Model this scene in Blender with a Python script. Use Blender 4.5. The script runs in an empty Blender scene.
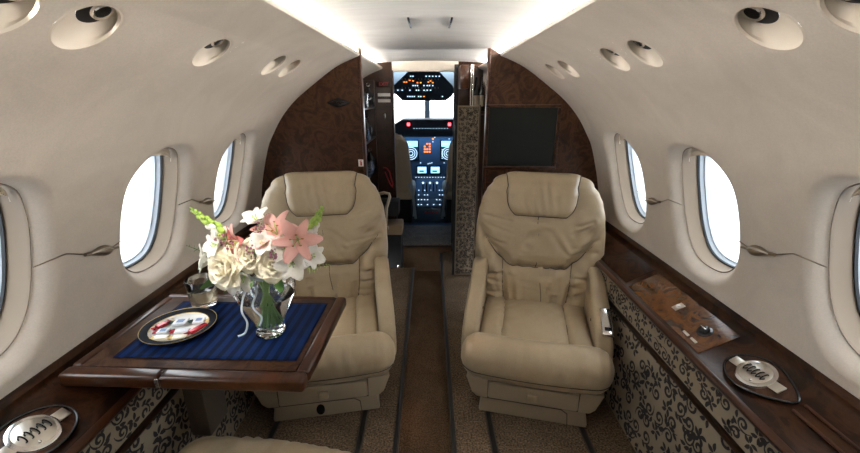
import bpy, bmesh, math, random
from mathutils import Vector, Matrix
random.seed(7)
PI = math.pi
sc = bpy.context.scene
COL = sc.collection
H = 1.22                      # eye height over the side floor

# ------------------------------------------------------------------ materials
def srgb(r, g, b):
    f = lambda c: (c / 255 / 12.92) if c / 255 <= .04045 else ((c / 255 + .055) / 1.055) ** 2.4
    return (f(r), f(g), f(b), 1)

def base(name):
    m = bpy.data.materials.new(name); m.use_nodes = True
    nt = m.node_tree
    return m, nt, nt.nodes['Principled BSDF'], nt.nodes, nt.links

def plain(name, col, rough=.5, metal=0, coat=0, bump=0, bscale=200, trans=0, ior=1.45, spec=.5, emit=None, es=0, sheen=0):
    m, nt, b, N, L = base(name)
    b.inputs['Base Color'].default_value = col if len(col) == 4 else (*col, 1)
    b.inputs['Roughness'].default_value = rough
    b.inputs['Metallic'].default_value = metal
    b.inputs['Coat Weight'].default_value = coat
    b.inputs['Coat Roughness'].default_value = .06
    b.inputs['Transmission Weight'].default_value = trans
    b.inputs['IOR'].default_value = ior
    b.inputs['Specular IOR Level'].default_value = spec
    b.inputs['Sheen Weight'].default_value = sheen
    if emit:
        b.inputs['Emission Color'].default_value = (*emit[:3], 1)
        b.inputs['Emission Strength'].default_value = es
    if bump:
        tc = N.new('ShaderNodeTexCoord'); n = N.new('ShaderNodeTexNoise'); n.inputs['Scale'].default_value = bscale
        n.inputs['Detail'].default_value = 4
        bp = N.new('ShaderNodeBump'); bp.inputs['Strength'].default_value = bump; bp.inputs['Distance'].default_value = .002
        L.new(tc.outputs['Object'], n.inputs['Vector']); L.new(n.outputs['Fac'], bp.inputs['Height']); L.new(bp.outputs['Normal'], b.inputs['Normal'])
    return m

def noisy(name, stops, scale=(8, 8, 8), nscale=1.0, detail=8, dist=1.5, rough=.5, coat=0, bump=.0, bdist=.002, sheen=0, spec=.5, fine=None):
    """colour from stretched, warped noise"""
    m, nt, b, N, L = base(name)
    tc = N.new('ShaderNodeTexCoord'); mp = N.new('ShaderNodeMapping'); mp.inputs['Scale'].default_value = scale
    n = N.new('ShaderNodeTexNoise'); n.inputs['Scale'].default_value = nscale; n.inputs['Detail'].default_value = detail
    n.inputs['Distortion'].default_value = dist; n.inputs['Roughness'].default_value = .6
    r = N.new('ShaderNodeValToRGB'); e = r.color_ramp.elements
    e[0].position, e[0].color = stops[0]; e[1].position, e[1].color = stops[-1]
    for p, c in stops[1:-1]:
        x = e.new(p); x.color = c
    L.new(tc.outputs['Object'], mp.inputs['Vector']); L.new(mp.outputs['Vector'], n.inputs['Vector'])
    L.new(n.outputs['Fac'], r.inputs['Fac'])
    src = r.outputs['Color']
    if fine:
        n2 = N.new('ShaderNodeTexNoise'); n2.inputs['Scale'].default_value = fine[0]; n2.inputs['Detail'].default_value = 3
        L.new(tc.outputs['Object'], n2.inputs['Vector'])
        r2 = N.new('ShaderNodeValToRGB'); r2.color_ramp.elements[0].position = .35; r2.color_ramp.elements[1].position = .65
        r2.color_ramp.elements[0].color = (fine[1],) * 3 + (1,); r2.color_ramp.elements[1].color = (fine[2],) * 3 + (1,)
        L.new(n2.outputs['Fac'], r2.inputs['Fac'])
        mx = N.new('ShaderNodeMix'); mx.data_type = 'RGBA'; mx.blend_type = 'MULTIPLY'; mx.inputs['Factor'].default_value = 1
        L.new(src, mx.inputs['A']); L.new(r2.outputs['Color'], mx.inputs['B']); src = mx.outputs['Result']
    L.new(src, b.inputs['Base Color'])
    b.inputs['Roughness'].default_value = rough; b.inputs['Coat Weight'].default_value = coat; b.inputs['Coat Roughness'].default_value = .05
    b.inputs['Sheen Weight'].default_value = sheen; b.inputs['Specular IOR Level'].default_value = spec
    if bump:
        bp = N.new('ShaderNodeBump'); bp.inputs['Strength'].default_value = bump; bp.inputs['Distance'].default_value = bdist
        L.new((n2 if fine else n).outputs['Fac'], bp.inputs['Height']); L.new(bp.outputs['Normal'], b.inputs['Normal'])
    return m

M = {}
M['wall'] = noisy('wall_leather', [(.3, (.56, .495, .425, 1)), (.7, (.64, .57, .49, 1))], (5, 5, 5), 1, 6, 1.5, .62, fine=(260, .93, 1.0), bump=.12)
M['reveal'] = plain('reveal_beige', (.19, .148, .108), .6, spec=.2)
M['well'] = plain('lamp_well', (.60, .53, .44), .6)
M['ceiling'] = noisy('ceiling_cloth', [(.3, (.50, .49, .475, 1)), (.7, (.60, .59, .57, 1))], (4, 16, 4), 1, 6, 1, .7)
M['leather'] = noisy('seat_leather', [(.3, (.335, .255, .158, 1)), (.7, (.405, .315, .203, 1))], (6, 6, 6), 1, 5, 1, .40, fine=(300, .9, 1.0), bump=.35, bdist=.0015, spec=.4)
M['seatplastic'] = plain('seat_shell', (.31, .25, .17), .45)
M['piping'] = plain('seam_thread', (.06, .042, .028), .7)
M['burl'] = noisy('burl_walnut', [(.28, (.010, .0035, .0018, 1)), (.44, (.026, .009, .004, 1)), (.54, (.060, .025, .011, 1)), (.66, (.019, .007, .003, 1)), (.8, (.044, .016, .006, 1))], (9, 9, 9), 1.2, 12, 2.2, .42, coat=.06, spec=.2)
M['ledgeburl'] = noisy('ledge_burl', [(.28, (.005, .0016, .0008, 1)), (.44, (.015, .005, .002, 1)), (.54, (.038, .014, .005, 1)), (.66, (.010, .0035, .0014, 1)), (.8, (.028, .010, .0035, 1))], (9, 6, 9), 1.2, 12, 2.2, .34, coat=0, spec=.18)
M['burlgold'] = noisy('burl_amber', [(.30, (0.0108, 0.0036, 0.00144, 1)), (.45, (0.0792, 0.027, 0.00648, 1)), (.56, (0.1224, 0.0468, 0.01152, 1)), (.66, (0.0216, 0.0072, 0.00288, 1)), (.8, (0.0936, 0.0324, 0.0072, 1))], (9, 9, 9), 1.4, 10, 2.6, .25, coat=.25)
M['mahogany'] = noisy('mahogany', [(.3, (0.0216, 0.00648, 0.00216, 1)), (.7, (0.0612, 0.01944, 0.00648, 1))], (30, 3, 30), 1, 6, .8, .28, coat=.15, spec=.3)
M['wooddark'] = noisy('dark_walnut', [(.3, (.008, .003, .0015, 1)), (.7, (.034, .012, .0045, 1))], (22, 3, 22), 1, 6, .8, .36, coat=.08, spec=.25)
M['carpet'] = noisy('carpet_tan', [(.3, (.12, .082, .052, 1)), (.7, (.18, .127, .083, 1))], (6, 6, 6), 1, 5, 1, .95, fine=(150, .35, 1.4), bump=.8, bdist=.006, spec=.08)
M['aisle'] = noisy('carpet_aisle', [(.3, (0.15, 0.09, 0.0525, 1)), (.7, (0.225, 0.1438, 0.0875, 1))], (6, 3, 6), 1, 5, 1, .95, fine=(190, .5, 1.25), bump=.7, bdist=.005, spec=.1)
M['track'] = plain('track_dark', (.012, .010, .009), .5)
M['trackmetal'] = plain('track_edge', (.07, .052, .038), .5, .3)
M['damask'] = plain('damask_ground', (.26, .21, .145), .85, bump=.2, bscale=600)
M['scroll'] = plain('damask_scroll', (.018, .015, .015), .8)
M['chrome'] = plain('chrome', (.85, .84, .82), .12, 1)
M['brushed'] = plain('brushed_silver', (.78, .74, .66), .28, 1)
M['bronze'] = plain('antique_bronze', (.36, .30, .23), .3, 1)
M['black'] = plain('black_gloss', (.008, .008, .009), .2)
M['blackmatt'] = plain('black_matt', (.012, .012, .013), .7)
M['gasket'] = plain('gasket', (.02, .025, .03), .5)
M['winframe'] = plain('window_frame_grey', (.42, .47, .53), .35)
M['shade'] = plain('shade_cloth', (.62, .54, .44), .8)
M['screen'] = plain('screen_off', (.010, .012, .012), .3, spec=.25)
M['white'] = plain('white_plastic', (.8, .79, .76), .4)
M['red'] = plain('red_print', (.45, .03, .03), .5)
M['redcord'] = plain('red_cord', (.35, .02, .03), .6)
M['lamp'] = plain('lamp_glass', (.9, .9, .9), .1, emit=(1, .97, .92), es=1.5)
M['cove'] = plain('cove_lamp', (1, 1, 1), .5, emit=(1, .965, .91), es=100)
M['glass'] = plain('clear_glass', (1, 1, 1), 0, trans=1, ior=1.45)
M['water'] = plain('water', (.96, 1, .98), 0, trans=1, ior=1.33)
M['amber'] = plain('pale_amber_drink', (.95, .82, .60), .02, trans=.72, ior=1.35)
M['ice'] = plain('ice', (.97, .98, 1), .15, trans=.6, ior=1.31)
M['rimblack'] = plain('rim_black', (.004, .005, .009), .6, spec=.08)
M['china'] = plain('white_china', (.80, .79, .76), .4, spec=.3)
M['gold'] = plain('gold_line', (.55, .40, .17), .4, .8)
M['foil'] = plain('silver_foil', (.74, .76, .80), .35)
M['foilred'] = plain('red_foil', (.38, .02, .03), .25, .3)
M['foilgreen'] = plain('green_foil', (.012, .05, .04), .3, .3)
M['foilcream'] = plain('cream_foil', (.82, .74, .58), .3, .2)
M['bluelabel'] = plain('blue_print', (.15, .24, .45), .5)
M['ribbon'] = plain('silver_ribbon', (.62, .70, .78), .35)
M['stem'] = plain('stem_green', (.24, .42, .12), .5)
M['leaf'] = plain('leaf_green', (.07, .17, .035), .5)
M['lime'] = plain('bud_lime', (.36, .52, .10), .5)
def petal(name, col):
    m, nt, b, N, L = base(name)
    b.inputs['Base Color'].default_value = (*col, 1); b.inputs['Roughness'].default_value = .6
    t = N.new('ShaderNodeBsdfTranslucent'); t.inputs['Color'].default_value = (*col, 1)
    mx = N.new('ShaderNodeMixShader'); mx.inputs[0].default_value = .38
    L.new(b.outputs[0], mx.inputs[1]); L.new(t.outputs[0], mx.inputs[2]); L.new(mx.outputs[0], N['Material Output'].inputs['Surface'])
    return m
M['petalwhite'] = petal('petal_white', (.95, .94, .90))
M['petalcream'] = petal('petal_cream', (.95, .91, .78))
M['petalpink'] = petal('petal_pink', (.93, .62, .58))
M['petalrose'] = petal('petal_deep_pink', (.66, .22, .20))
M['mauve'] = plain('filler_mauve', (.33, .13, .20), .7)
M['stamen'] = plain('stamen_rust', (.42, .16, .04), .7)
M['cockpit'] = plain('cockpit_blue_lit', (.045, .085, .14), .6)  # the cockpit's blue ambient light is put into this colour
M['cockpitlight'] = plain('cockpit_trim', (.20, .27, .34), .6)
M['glare'] = plain('glareshield', (.014, .028, .05), .7)
M['pilotseat'] = plain('sheepskin', (.62, .54, .42), .9, bump=.6, bscale=120)
M['webbing'] = plain('harness_webbing', (.45, .52, .60), .5)
M['blueline'] = plain('screen_lit', (.02, .05, .1), .3, emit=(.20, .55, 1), es=1.3)
M['whitelit'] = plain('legend_lit', (.3, .3, .3), .4, emit=(.5, .75, 1), es=.7)
M['orangelit'] = plain('annunciator_lit', (.4, .1, .02), .4, emit=(1, .22, .04), es=1.0)
M['redlit'] = plain('warning_lit', (.4, .02, .03), .4, emit=(1, .08, .10), es=2.2)
M['greycarpet'] = noisy('carpet_grey', [(.3, (.16, .15, .14, 1)), (.7, (.24, .225, .21, 1))], (6, 6, 6), 1, 5, 1, .95, fine=(150, .5, 1.3), bump=.5, spec=.1)
M['tan'] = plain('tan_vinyl', (.30, .21, .12), .6)
M['grey'] = plain('mid_grey', (.22, .21, .19), .5)
M['apron'] = noisy('concrete', [(.3, (.5, .5, .5, 1)), (.7, (.62, .62, .62, 1))], (.4, .4, .4), 1, 5, 0, .9)

M['baypaint'] = plain('blue_bay_paint', (.010, .035, .12), .6)

def runner_mat():
    m, nt, b, N, L = base('navy_stripe')
    tc = N.new('ShaderNodeTexCoord'); w = N.new('ShaderNodeTexWave'); w.bands_direction = 'X'; w.inputs['Scale'].default_value = 11
    w.inputs['Distortion'].default_value = .0
    r = N.new('ShaderNodeValToRGB'); r.color_ramp.elements[0].position = .35; r.color_ramp.elements[1].position = .6
    r.color_ramp.elements[0].color = (.0018, .0055, .023, 1); r.color_ramp.elements[1].color = (.0032, .015, .068, 1)
    L.new(tc.outputs['Object'], w.inputs['Vector']); L.new(w.outputs['Fac'], r.inputs['Fac']); L.new(r.outputs['Color'], b.inputs['Base Color'])
    b.inputs['Roughness'].default_value = .7; b.inputs['Specular IOR Level'].default_value = .06
    return m
M['navy'] = runner_mat()

def pane_mat():
    m = bpy.data.materials.new('window_pane'); m.use_nodes = True
    nt = m.node_tree; N, L = nt.nodes, nt.links
    N.remove(N['Principled BSDF']); out = N['Material Output']
    t = N.new('ShaderNodeBsdfTransparent'); t.inputs['Color'].default_value = (.95, .98, 1, 1)
    g = N.new('ShaderNodeBsdfGlossy'); g.inputs['Roughness'].default_value = .03
    lf = N.new('ShaderNodeLayerWeight'); lf.inputs['Blend'].default_value = .12; lw = N.new('ShaderNodeMath'); lw.operation = 'MULTIPLY'; lw.inputs[1].default_value = .5; L.new(lf.outputs['Fresnel'], lw.inputs[0])
    mx = N.new('ShaderNodeMixShader')
    L.new(lw.outputs[0], mx.inputs[0]); L.new(t.outputs[0], mx.inputs[1]); L.new(g.outputs[0], mx.inputs[2]); L.new(mx.outputs[0], out.inputs['Surface'])
    return m
M['pane'] = pane_mat()

# ------------------------------------------------------------------ mesh builder
class MB:
    def __init__(s): s.v = []; s.f = []; s.m = []; s.mats = []; s.cur = 0
    def mat(s, m):
        if isinstance(m, str): m = M[m]
        if m not in s.mats: s.mats.append(m)
        s.cur = s.mats.index(m); return s
    def add(s, verts, faces):
        o = len(s.v); s.v += [Vector(p) for p in verts]
        for f in faces: s.f.append(tuple(i + o for i in f)); s.m.append(s.cur)
        return s
    def bmadd(s, bm, mtx=None):
        bm.verts.index_update()
        vs = [(mtx @ v.co if mtx else v.co.copy()) for v in bm.verts]
        fs = [tuple(v.index for v in f.verts) for f in bm.faces]
        bm.free(); return s.add(vs, fs)
    def box(s, lo, hi, bev=0, seg=2, rot=None, piv=None):
        bm = bmesh.new(); bmesh.ops.create_cube(bm, size=1)
        lo, hi = Vector(lo), Vector(hi); c = (lo + hi) / 2; d = hi - lo
        for v in bm.verts: v.co = Vector((v.co.x * d.x, v.co.y * d.y, v.co.z * d.z))
        if bev: bmesh.ops.bevel(bm, geom=bm.edges[:], offset=min(bev, min(d) * .49), segments=seg, affect='EDGES', profile=.5)
        mt = Matrix.Translation(c)
        if rot: mt = mt @ rot.to_4x4()
        return s.bmadd(bm, mt)
    def prism(s, pts, a, b, axis='x', bev=0, seg=2):
        """polygon pts in the plane normal to axis, from a to b"""
        def P(p, t):
            return {'x': (t, p[0], p[1]), 'y': (p[0], t, p[1]), 'z': (p[0], p[1], t)}[axis]
        bm = bmesh.new()
        A = [bm.verts.new(P(p, a)) for p in pts]; B = [bm.verts.new(P(p, b)) for p in pts]
        n = len(pts)
        bm.faces.new(A); bm.faces.new(B[::-1])
        for i in range(n): bm.faces.new((A[i], B[i], B[(i + 1) % n], A[(i + 1) % n]))
        bmesh.ops.recalc_face_normals(bm, faces=bm.faces[:])
        if bev:
            es = [e for e in bm.edges if len(e.link_faces) == 2 and e.calc_face_angle(0) > .6]
            bmesh.ops.bevel(bm, geom=es, offset=bev, segments=seg, affect='EDGES', profile=.5)
        return s.bmadd(bm)
    def tube(s, path, r, n=8, caps=True):
        path = [Vector(p) for p in path]; k = len(path)
        rs = r if isinstance(r, (list, tuple)) else [r] * k
        vs = []; fs = []; prev = None
        for i, p in enumerate(path):
            t = (path[min(i + 1, k - 1)] - path[max(i - 1, 0)])
            t = t.normalized() if t.length > 1e-9 else Vector((0, 0, 1))
            if prev is None:
                a = Vector((0, 0, 1)) if abs(t.z) < .9 else Vector((1, 0, 0))
                u = t.cross(a).normalized()
            else:
                u = (prev - t * prev.dot(t)); u = u.normalized() if u.length > 1e-6 else t.orthogonal().normalized()
            prev = u; w = t.cross(u)
            for j in range(n):
                an = 2 * PI * j / n; vs.append(p + (u * math.cos(an) + w * math.sin(an)) * rs[i])
        for i in range(k - 1):
            for j in range(n):
                j2 = (j + 1) % n; fs.append((i * n + j, i * n + j2, (i + 1) * n + j2, (i + 1) * n + j))
        if caps: fs.append(tuple(range(n))[::-1]); fs.append(tuple((k - 1) * n + j for j in range(n)))
        return s.add(vs, fs)
    def lathe(s, prof, c=(0, 0, 0), n=40, mtx=None, closed=False):
        """prof list of (r,z)"""
        c = Vector(c); vs = []; fs = []; idx = []
        for r, z in prof:
            if r < 1e-6: idx.append([len(vs)] * n); vs.append(Vector((0, 0, z)))
            else:
                idx.append([len(vs) + j for j in range(n)])
                vs += [Vector((r * math.cos(2 * PI * j / n), r * math.sin(2 * PI * j / n), z)) for j in range(n)]
        K = len(prof); rng = range(K) if closed else range(K - 1)
        for i in rng:
            A, B = idx[i], idx[(i + 1) % K]
            for j in range(n):
                q = [A[j], A[(j + 1) % n], B[(j + 1) % n], B[j]]; q2 = []
                for x in q:
                    if x not in q2: q2.append(x)
                if len(q2) >= 3: fs.append(tuple(q2))
        vs = [(mtx @ v if mtx else v) + c for v in vs]
        return s.add(vs, fs)
    def ball(s, c, r, n=12, sc_=(1, 1, 1), rot=None):
        k = max(4, n // 2)
        prof = [(math.sin(PI * i / k), -math.cos(PI * i / k)) for i in range(k + 1)]
        prof[0] = (0, -1); prof[-1] = (0, 1)
        m = Matrix.Diagonal((r * sc_[0], r * sc_[1], r * sc_[2]))
        if rot is not None: m = rot @ m
        return s.lathe(prof, c, n, m)
    def grid(s, fn, nu, nv, closeu=False):
        vs = [fn(i / nu, j / nv) for j in range(nv + 1) for i in range(nu + 1)]
        fs = [(j * (nu + 1) + i, j * (nu + 1) + i + 1, (j + 1) * (nu + 1) + i + 1, (j + 1) * (nu + 1) + i) for j in range(nv) for i in range(nu)]
        return s.add(vs, fs)
    def ribbon(s, pts, widths, fn, off=0):
        """flat ribbon in a 2-D plane mapped by fn(a,b)->3D"""
        k = len(pts); vs = []
        for i in range(k):
            a = pts[max(i - 1, 0)]; b = pts[min(i + 1, k - 1)]
            dx, dy = b[0] - a[0], b[1] - a[1]; l = math.hypot(dx, dy) or 1
            nx, ny = -dy / l * widths[i] / 2, dx / l * widths[i] / 2
            vs += [fn(pts[i][0] + nx, pts[i][1] + ny), fn(pts[i][0] - nx, pts[i][1] - ny)]
        return s.add(vs, [(2 * i, 2 * i + 1, 2 * i + 3, 2 * i + 2) for i in range(k - 1)])
    def build(s, name, parent=None, loc=None, smooth=True, angle=40, recalc=True, merge=0):
        me = bpy.data.meshes.new(name); me.from_pydata([tuple(v) for v in s.v], [], s.f)
        for m in s.mats: me.materials.append(m)
        me.polygons.foreach_set('material_index', s.m)
        bm = bmesh.new(); bm.from_mesh(me)
        if merge: bmesh.ops.remove_doubles(bm, verts=bm.verts[:], dist=merge)
        if recalc: bmesh.ops.recalc_face_normals(bm, faces=bm.faces[:])
        for f in bm.faces: f.smooth = smooth
        if smooth:
            for e in bm.edges:
                e.smooth = not (len(e.link_faces) == 2 and e.calc_face_angle(0) > math.radians(angle))
        bm.to_mesh(me); bm.free(); me.update()
        o = bpy.data.objects.new(name, me); COL.objects.link(o)
        if parent: o.parent = parent
        if loc: o.location = loc
        return o

def mb(m): return MB().mat(m)
def thing(name, label, cat, loc=(0, 0, 0), rz=0, group=None):
    o = bpy.data.objects.new(name, None); COL.objects.link(o); o.location = loc; o.rotation_euler = (0, 0, rz); o.empty_display_size = .05
    o['label'] = label; o['category'] = cat
    if group: o['group'] = group
    return o
def tag(o, label, cat, group=None):
    o['label'] = label; o['category'] = cat
    if group: o['group'] = group
    return o
def struct(o, label=None):
    o['kind'] = 'structure'
    if label: o['label'] = label
    return o
def lerp(a, b, t): return a + (b - a) * t
def sstep(a, b, x):
    t = max(0, min(1, (x - a) / (b - a))); return t * t * (3 - 2 * t)
def text_mesh(name, txt, size, mtx, mat, parent=None, depth=.0008):
    cu = bpy.data.curves.new(name + '_c', 'FONT'); cu.body = txt; cu.size = size; cu.extrude = depth; cu.align_x = 'CENTER'; cu.align_y = 'CENTER'
    t = bpy.data.objects.new(name + '_t', cu); COL.objects.link(t)
    dg = bpy.context.evaluated_depsgraph_get(); me = bpy.data.meshes.new_from_object(t.evaluated_get(dg))
    bpy.data.objects.remove(t); bpy.data.curves.remove(cu)
    me.transform(mtx); me.materials.clear(); me.materials.append(M[mat])
    o = bpy.data.objects.new(name, me); COL.objects.link(o)
    if parent: o.parent = parent
    return o
# ------------------------------------------------------------------ cabin shell
PRO = [(.346, .19), (.46, .141), (.575, .063), (.683, -.02), (.757, -.1), (.811, -.184), (.850, -.262), (.9, -.432), (.922, -.56), (.925, -.68)]
def catmull(P, n=14):
    out = []
    for i in range(len(P) - 1):
        p0 = P[max(i - 1, 0)]; p1 = P[i]; p2 = P[i + 1]; p3 = P[min(i + 2, len(P) - 1)]
        for k in range(n):
            t = k / n
            out.append(tuple(.5 * (2 * p1[d] + (p2[d] - p0[d]) * t + (2 * p0[d] - 5 * p1[d] + 4 * p2[d] - p3[d]) * t * t + (3 * p1[d] - p0[d] - 3 * p2[d] + p3[d]) * t ** 3) for d in range(2)))
    out.append(P[-1]); return out
CURVE = [(x, z + H) for x, z in catmull(PRO)]
SL = [0]
for a, b in zip(CURVE, CURVE[1:]): SL.append(SL[-1] + math.hypot(b[0] - a[0], b[1] - a[1]))
SMAX = SL[-1]
def prof(s):
    s = max(0, min(SMAX - 1e-6, s))
    lo, hi = 0, len(SL) - 1
    while hi - lo > 1:
        m = (lo + hi) // 2
        if SL[m] <= s: lo = m
        else: hi = m
    t = (s - SL[lo]) / (SL[hi] - SL[lo]); a, b = CURVE[lo], CURVE[hi]
    return a[0] + (b[0] - a[0]) * t, a[1] + (b[1] - a[1]) * t
def pnorm(s):
    a = prof(s - .012); b = prof(s + .012); dx, dz = b[0] - a[0], b[1] - a[1]; l = math.hypot(dx, dz)
    return -dz / l, dx / l          # outward (x>0, z>0 on the upper wall)
def W(sx, Y, s, off=0):
    x, z = prof(s); nx, nz = pnorm(s)
    return Vector((sx * (x + nx * off), Y, z + nz * off))
Y0, Y1, YB = -1.3, 3.1, 2.12
WC = [-.91, -.37, .17, .705, 1.257, 1.785]; WS = .798; FA, FB = .180, .243; HA, HB = .147, .205; HDEP = .036
def sup(th, a, b, n=2.6):
    c, s = math.cos(th), math.sin(th)
    return a * math.copysign(abs(c) ** (2 / n), c), b * math.copysign(abs(s) ** (2 / n), s)
def plain_patch(m, sx, ya, yb, sa, sb, step=.05):
    nu = max(1, round((yb - ya) / .12)); nv = max(1, round((sb - sa) / .025))
    m.grid(lambda u, v: W(sx, lerp(ya, yb, u), lerp(sa, sb, v)), nu, nv)
def hole_patch(m, sx, ya, yb, sa, sb, yc, sc0, rings, nside=16):
    """rings: list of (a, b, depth, exponent) from outside in"""
    pts = []
    for i in range(nside): pts.append((lerp(ya, yb, i / nside), sa))
    for i in range(nside): pts.append((yb, lerp(sa, sb, i / nside)))
    for i in range(nside): pts.append((lerp(yb, ya, i / nside), sb))
    for i in range(nside): pts.append((ya, lerp(sb, sa, i / nside)))
    K = len(pts); a0, b0, _, n0 = rings[0]
    ang = [math.atan2((p[1] - sc0) / b0, (p[0] - yc) / a0) for p in pts]
    vs = []; R = 0
    first = [sup(t, a0, b0, n0) for t in ang]
    for k in (0, .35, .7):
        vs += [W(sx, lerp(p[0], yc + q[0], k), lerp(p[1], sc0 + q[1], k)) for p, q in zip(pts, first)]; R += 1
    for a, b, d, n in rings:
        for t in ang:
            y, s = sup(t, a, b, n); vs.append(W(sx, yc + y, sc0 + s, d))
        R += 1
    m.add(vs, [(r * K + j, r * K + (j + 1) % K, (r + 1) * K + (j + 1) % K, (r + 1) * K + j) for r in range(R - 1) for j in range(K)])
WRINGS = [(lerp(FA, HA, t), lerp(FB, HB, t), HDEP * t ** 1.6, 2.6) for t in (0, .15, .3, .45, .6, .75, .88, 1)]
LR, LSC = .054, .200
LIGHTS = {-1: [.535, .675, 1.04, 1.44, 1.60], 1: [.535, .685, 1.06, 1.225, 1.625, 1.80]}
names = {-1: 'left', 1: 'right'}
for sx in (-1, 1):
    m = mb('wall')
    plain_patch(m, sx, Y0, Y1, 0, .13)
    edges = [Y0]; L = LIGHTS[sx]
    cells = []
    for i, y in enumerate(L):
        a = y - .075; b = y + .075
        if i and L[i - 1] + .075 > a: a = (L[i - 1] + y) / 2
        if i + 1 < len(L) and L[i + 1] - .075 < b: b = (L[i + 1] + y) / 2
        cells.append((a, b, y))
    y = Y0
    for a, b, c in cells:
        if a - y > .001: plain_patch(m, sx, y, a, .13, .27)
        hole_patch(m, sx, a, b, .13, .27, c, LSC, [(LR, LR, 0, 2), (LR - .003, LR - .003, .002, 2)], 10); y = b
    plain_patch(m, sx, y, Y1, .13, .27)
    plain_patch(m, sx, Y0, Y1, .27, .53)
    y = Y0
    for c in WC:
        a, b = c - .24, c + .24
        if a - y > .001: plain_patch(m, sx, y, a, .53, 1.04)
        hole_patch(m, sx, a, b, .53, 1.04, c, WS, WRINGS, 20); y = b
    plain_patch(m, sx, y, Y1, .53, 1.04)
    plain_patch(m, sx, Y0, Y1, 1.04, SMAX)
    for sb in (.13, .27, .53, 1.04): m.grid(lambda u, v: W(sx, lerp(Y0, Y1, u), lerp(sb - .004, sb + .004, v), .001), 40, 2)
    for a, b, c in cells:
        for yy in (a, b): m.grid(lambda u, v: W(sx, lerp(yy - .003, yy + .003, u), lerp(.13, .27, v), .001), 2, 8)
    for c in WC:
        for yy in (c - .24, c + .24): m.grid(lambda u, v: W(sx, lerp(yy - .003, yy + .003, u), lerp(.53, 1.04, v), .001), 2, 20)
    # rolled lip along the cove and the channel behind it
    lip = [(.346, .19), (.343, .196), (.345, .203), (.352, .207), (.40, .19), (.49, .165), (.50, .20), (.50, .245)]
    m.add([(sx * p[0], yy, p[1] + H) for yy in (Y0, Y1) for p in lip], [(i, i + 1, i + 1 + len(lip), i + len(lip)) for i in range(len(lip) - 1)])
    o = m.build('wall_' + names[sx], recalc=False, merge=.0004, angle=50); struct(o, 'cream upholstered %s cabin side wall' % names[sx])
    # windows
    for i, c in enumerate(WC):
        idx = i + 1 if sx < 0 else i + 7
        def ring(a, b, d, n=2.6, K=72): return [W(sx, c + sup(2 * PI * k / K, a, b, n)[0], WS + sup(2 * PI * k / K, a, b, n)[1], d) for k in range(K)]
        def loft(m, rs):
            K = len(rs[0]); m.add([p for r in rs for p in r], [(q * K + j, q * K + (j + 1) % K, (q + 1) * K + (j + 1) % K, (q + 1) * K + j) for q in range(len(rs) - 1) for j in range(K)])
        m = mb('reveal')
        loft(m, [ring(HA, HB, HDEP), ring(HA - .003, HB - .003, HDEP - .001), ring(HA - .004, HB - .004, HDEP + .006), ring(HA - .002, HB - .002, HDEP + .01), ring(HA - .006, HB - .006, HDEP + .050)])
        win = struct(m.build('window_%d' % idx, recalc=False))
        m = mb('gasket'); loft(m, [ring(HA - .006, HB - .006, HDEP + .050), ring(HA - .010, HB - .010, HDEP + .048), ring(HA - .012, HB - .012, HDEP + .054)])
        m.build('gasket', win, recalc=False)
        m = mb('winframe'); loft(m, [ring(HA - .012, HB - .012, HDEP + .054), ring(HA - .017, HB - .017, HDEP + .068), ring(HA - .020, HB - .020, HDEP + .066), ring(HA - .022, HB - .022, HDEP + .085)])
        m.build('frame', win, recalc=False)
        K = 72; r = ring(HA - .021, HB - .021, HDEP + .079); r2 = ring(HA - .021, HB - .021, HDEP + .079)
        m = mb('pane'); m.add(r, [tuple(range(K))]); m.build('pane', win, smooth=False)
        # pleated shade tucked at the top
        m = mb('shade')
        def shp(u, v):
            th = lerp(-PI * .80, -PI * .20, u)       # s decreases upward, so the top is at negative angles
            y, s = sup(th, HA - .008, HB - .008)
            sb = -HB * .74 + .010 * math.cos(6 * u)
            s2 = lerp(s, max(s, sb), v)
            return W(sx, c + y, WS + s2, HDEP + .018 + .006 * (abs(((v * 3) % 1) - .5)))
        m.grid(shp, 24, 9); m.build('shade', win)
# ceiling panel, ribs, slots
m = mb('ceiling')
def ceil_pt(u, v, lo, hi, dz=0, xm=.50):
    x = lerp(-xm, xm, u); return Vector((x, lerp(lo, hi, v), H + .248 - .030 * (x / .5) ** 2 - dz * max(0, 1 - (x / .40) ** 2)))
def cdip(y): return .030 * sstep(1.55, YB, y) if y <= YB else .004
m.grid(lambda u, v: ceil_pt(u, v, Y0, YB, cdip(lerp(Y0, YB, v))), 24, 40)
m.grid(lambda u, v: ceil_pt(u, .5, YB, YB, lerp(.030, .004, v)), 24, 1)
m.grid(lambda u, v: ceil_pt(u, v, YB, Y1, .004), 24, 8)
struct(m.build('ceiling', merge=.0004, recalc=False), 'pale vaulted ceiling panel between the coves')
for x in (-.072, .072):
    z = H + .248 - .03 * (x / .5) ** 2
    t = tag(mb('black').box((x - .0035, 1.46, z - .004), (x + .0035, 1.66, z + .002), .001).build('air_slot'), 'thin dark air slot in the ceiling, %s of the pair' % ('left' if x < 0 else 'right'), 'vent', 'ceiling air slots')
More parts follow.
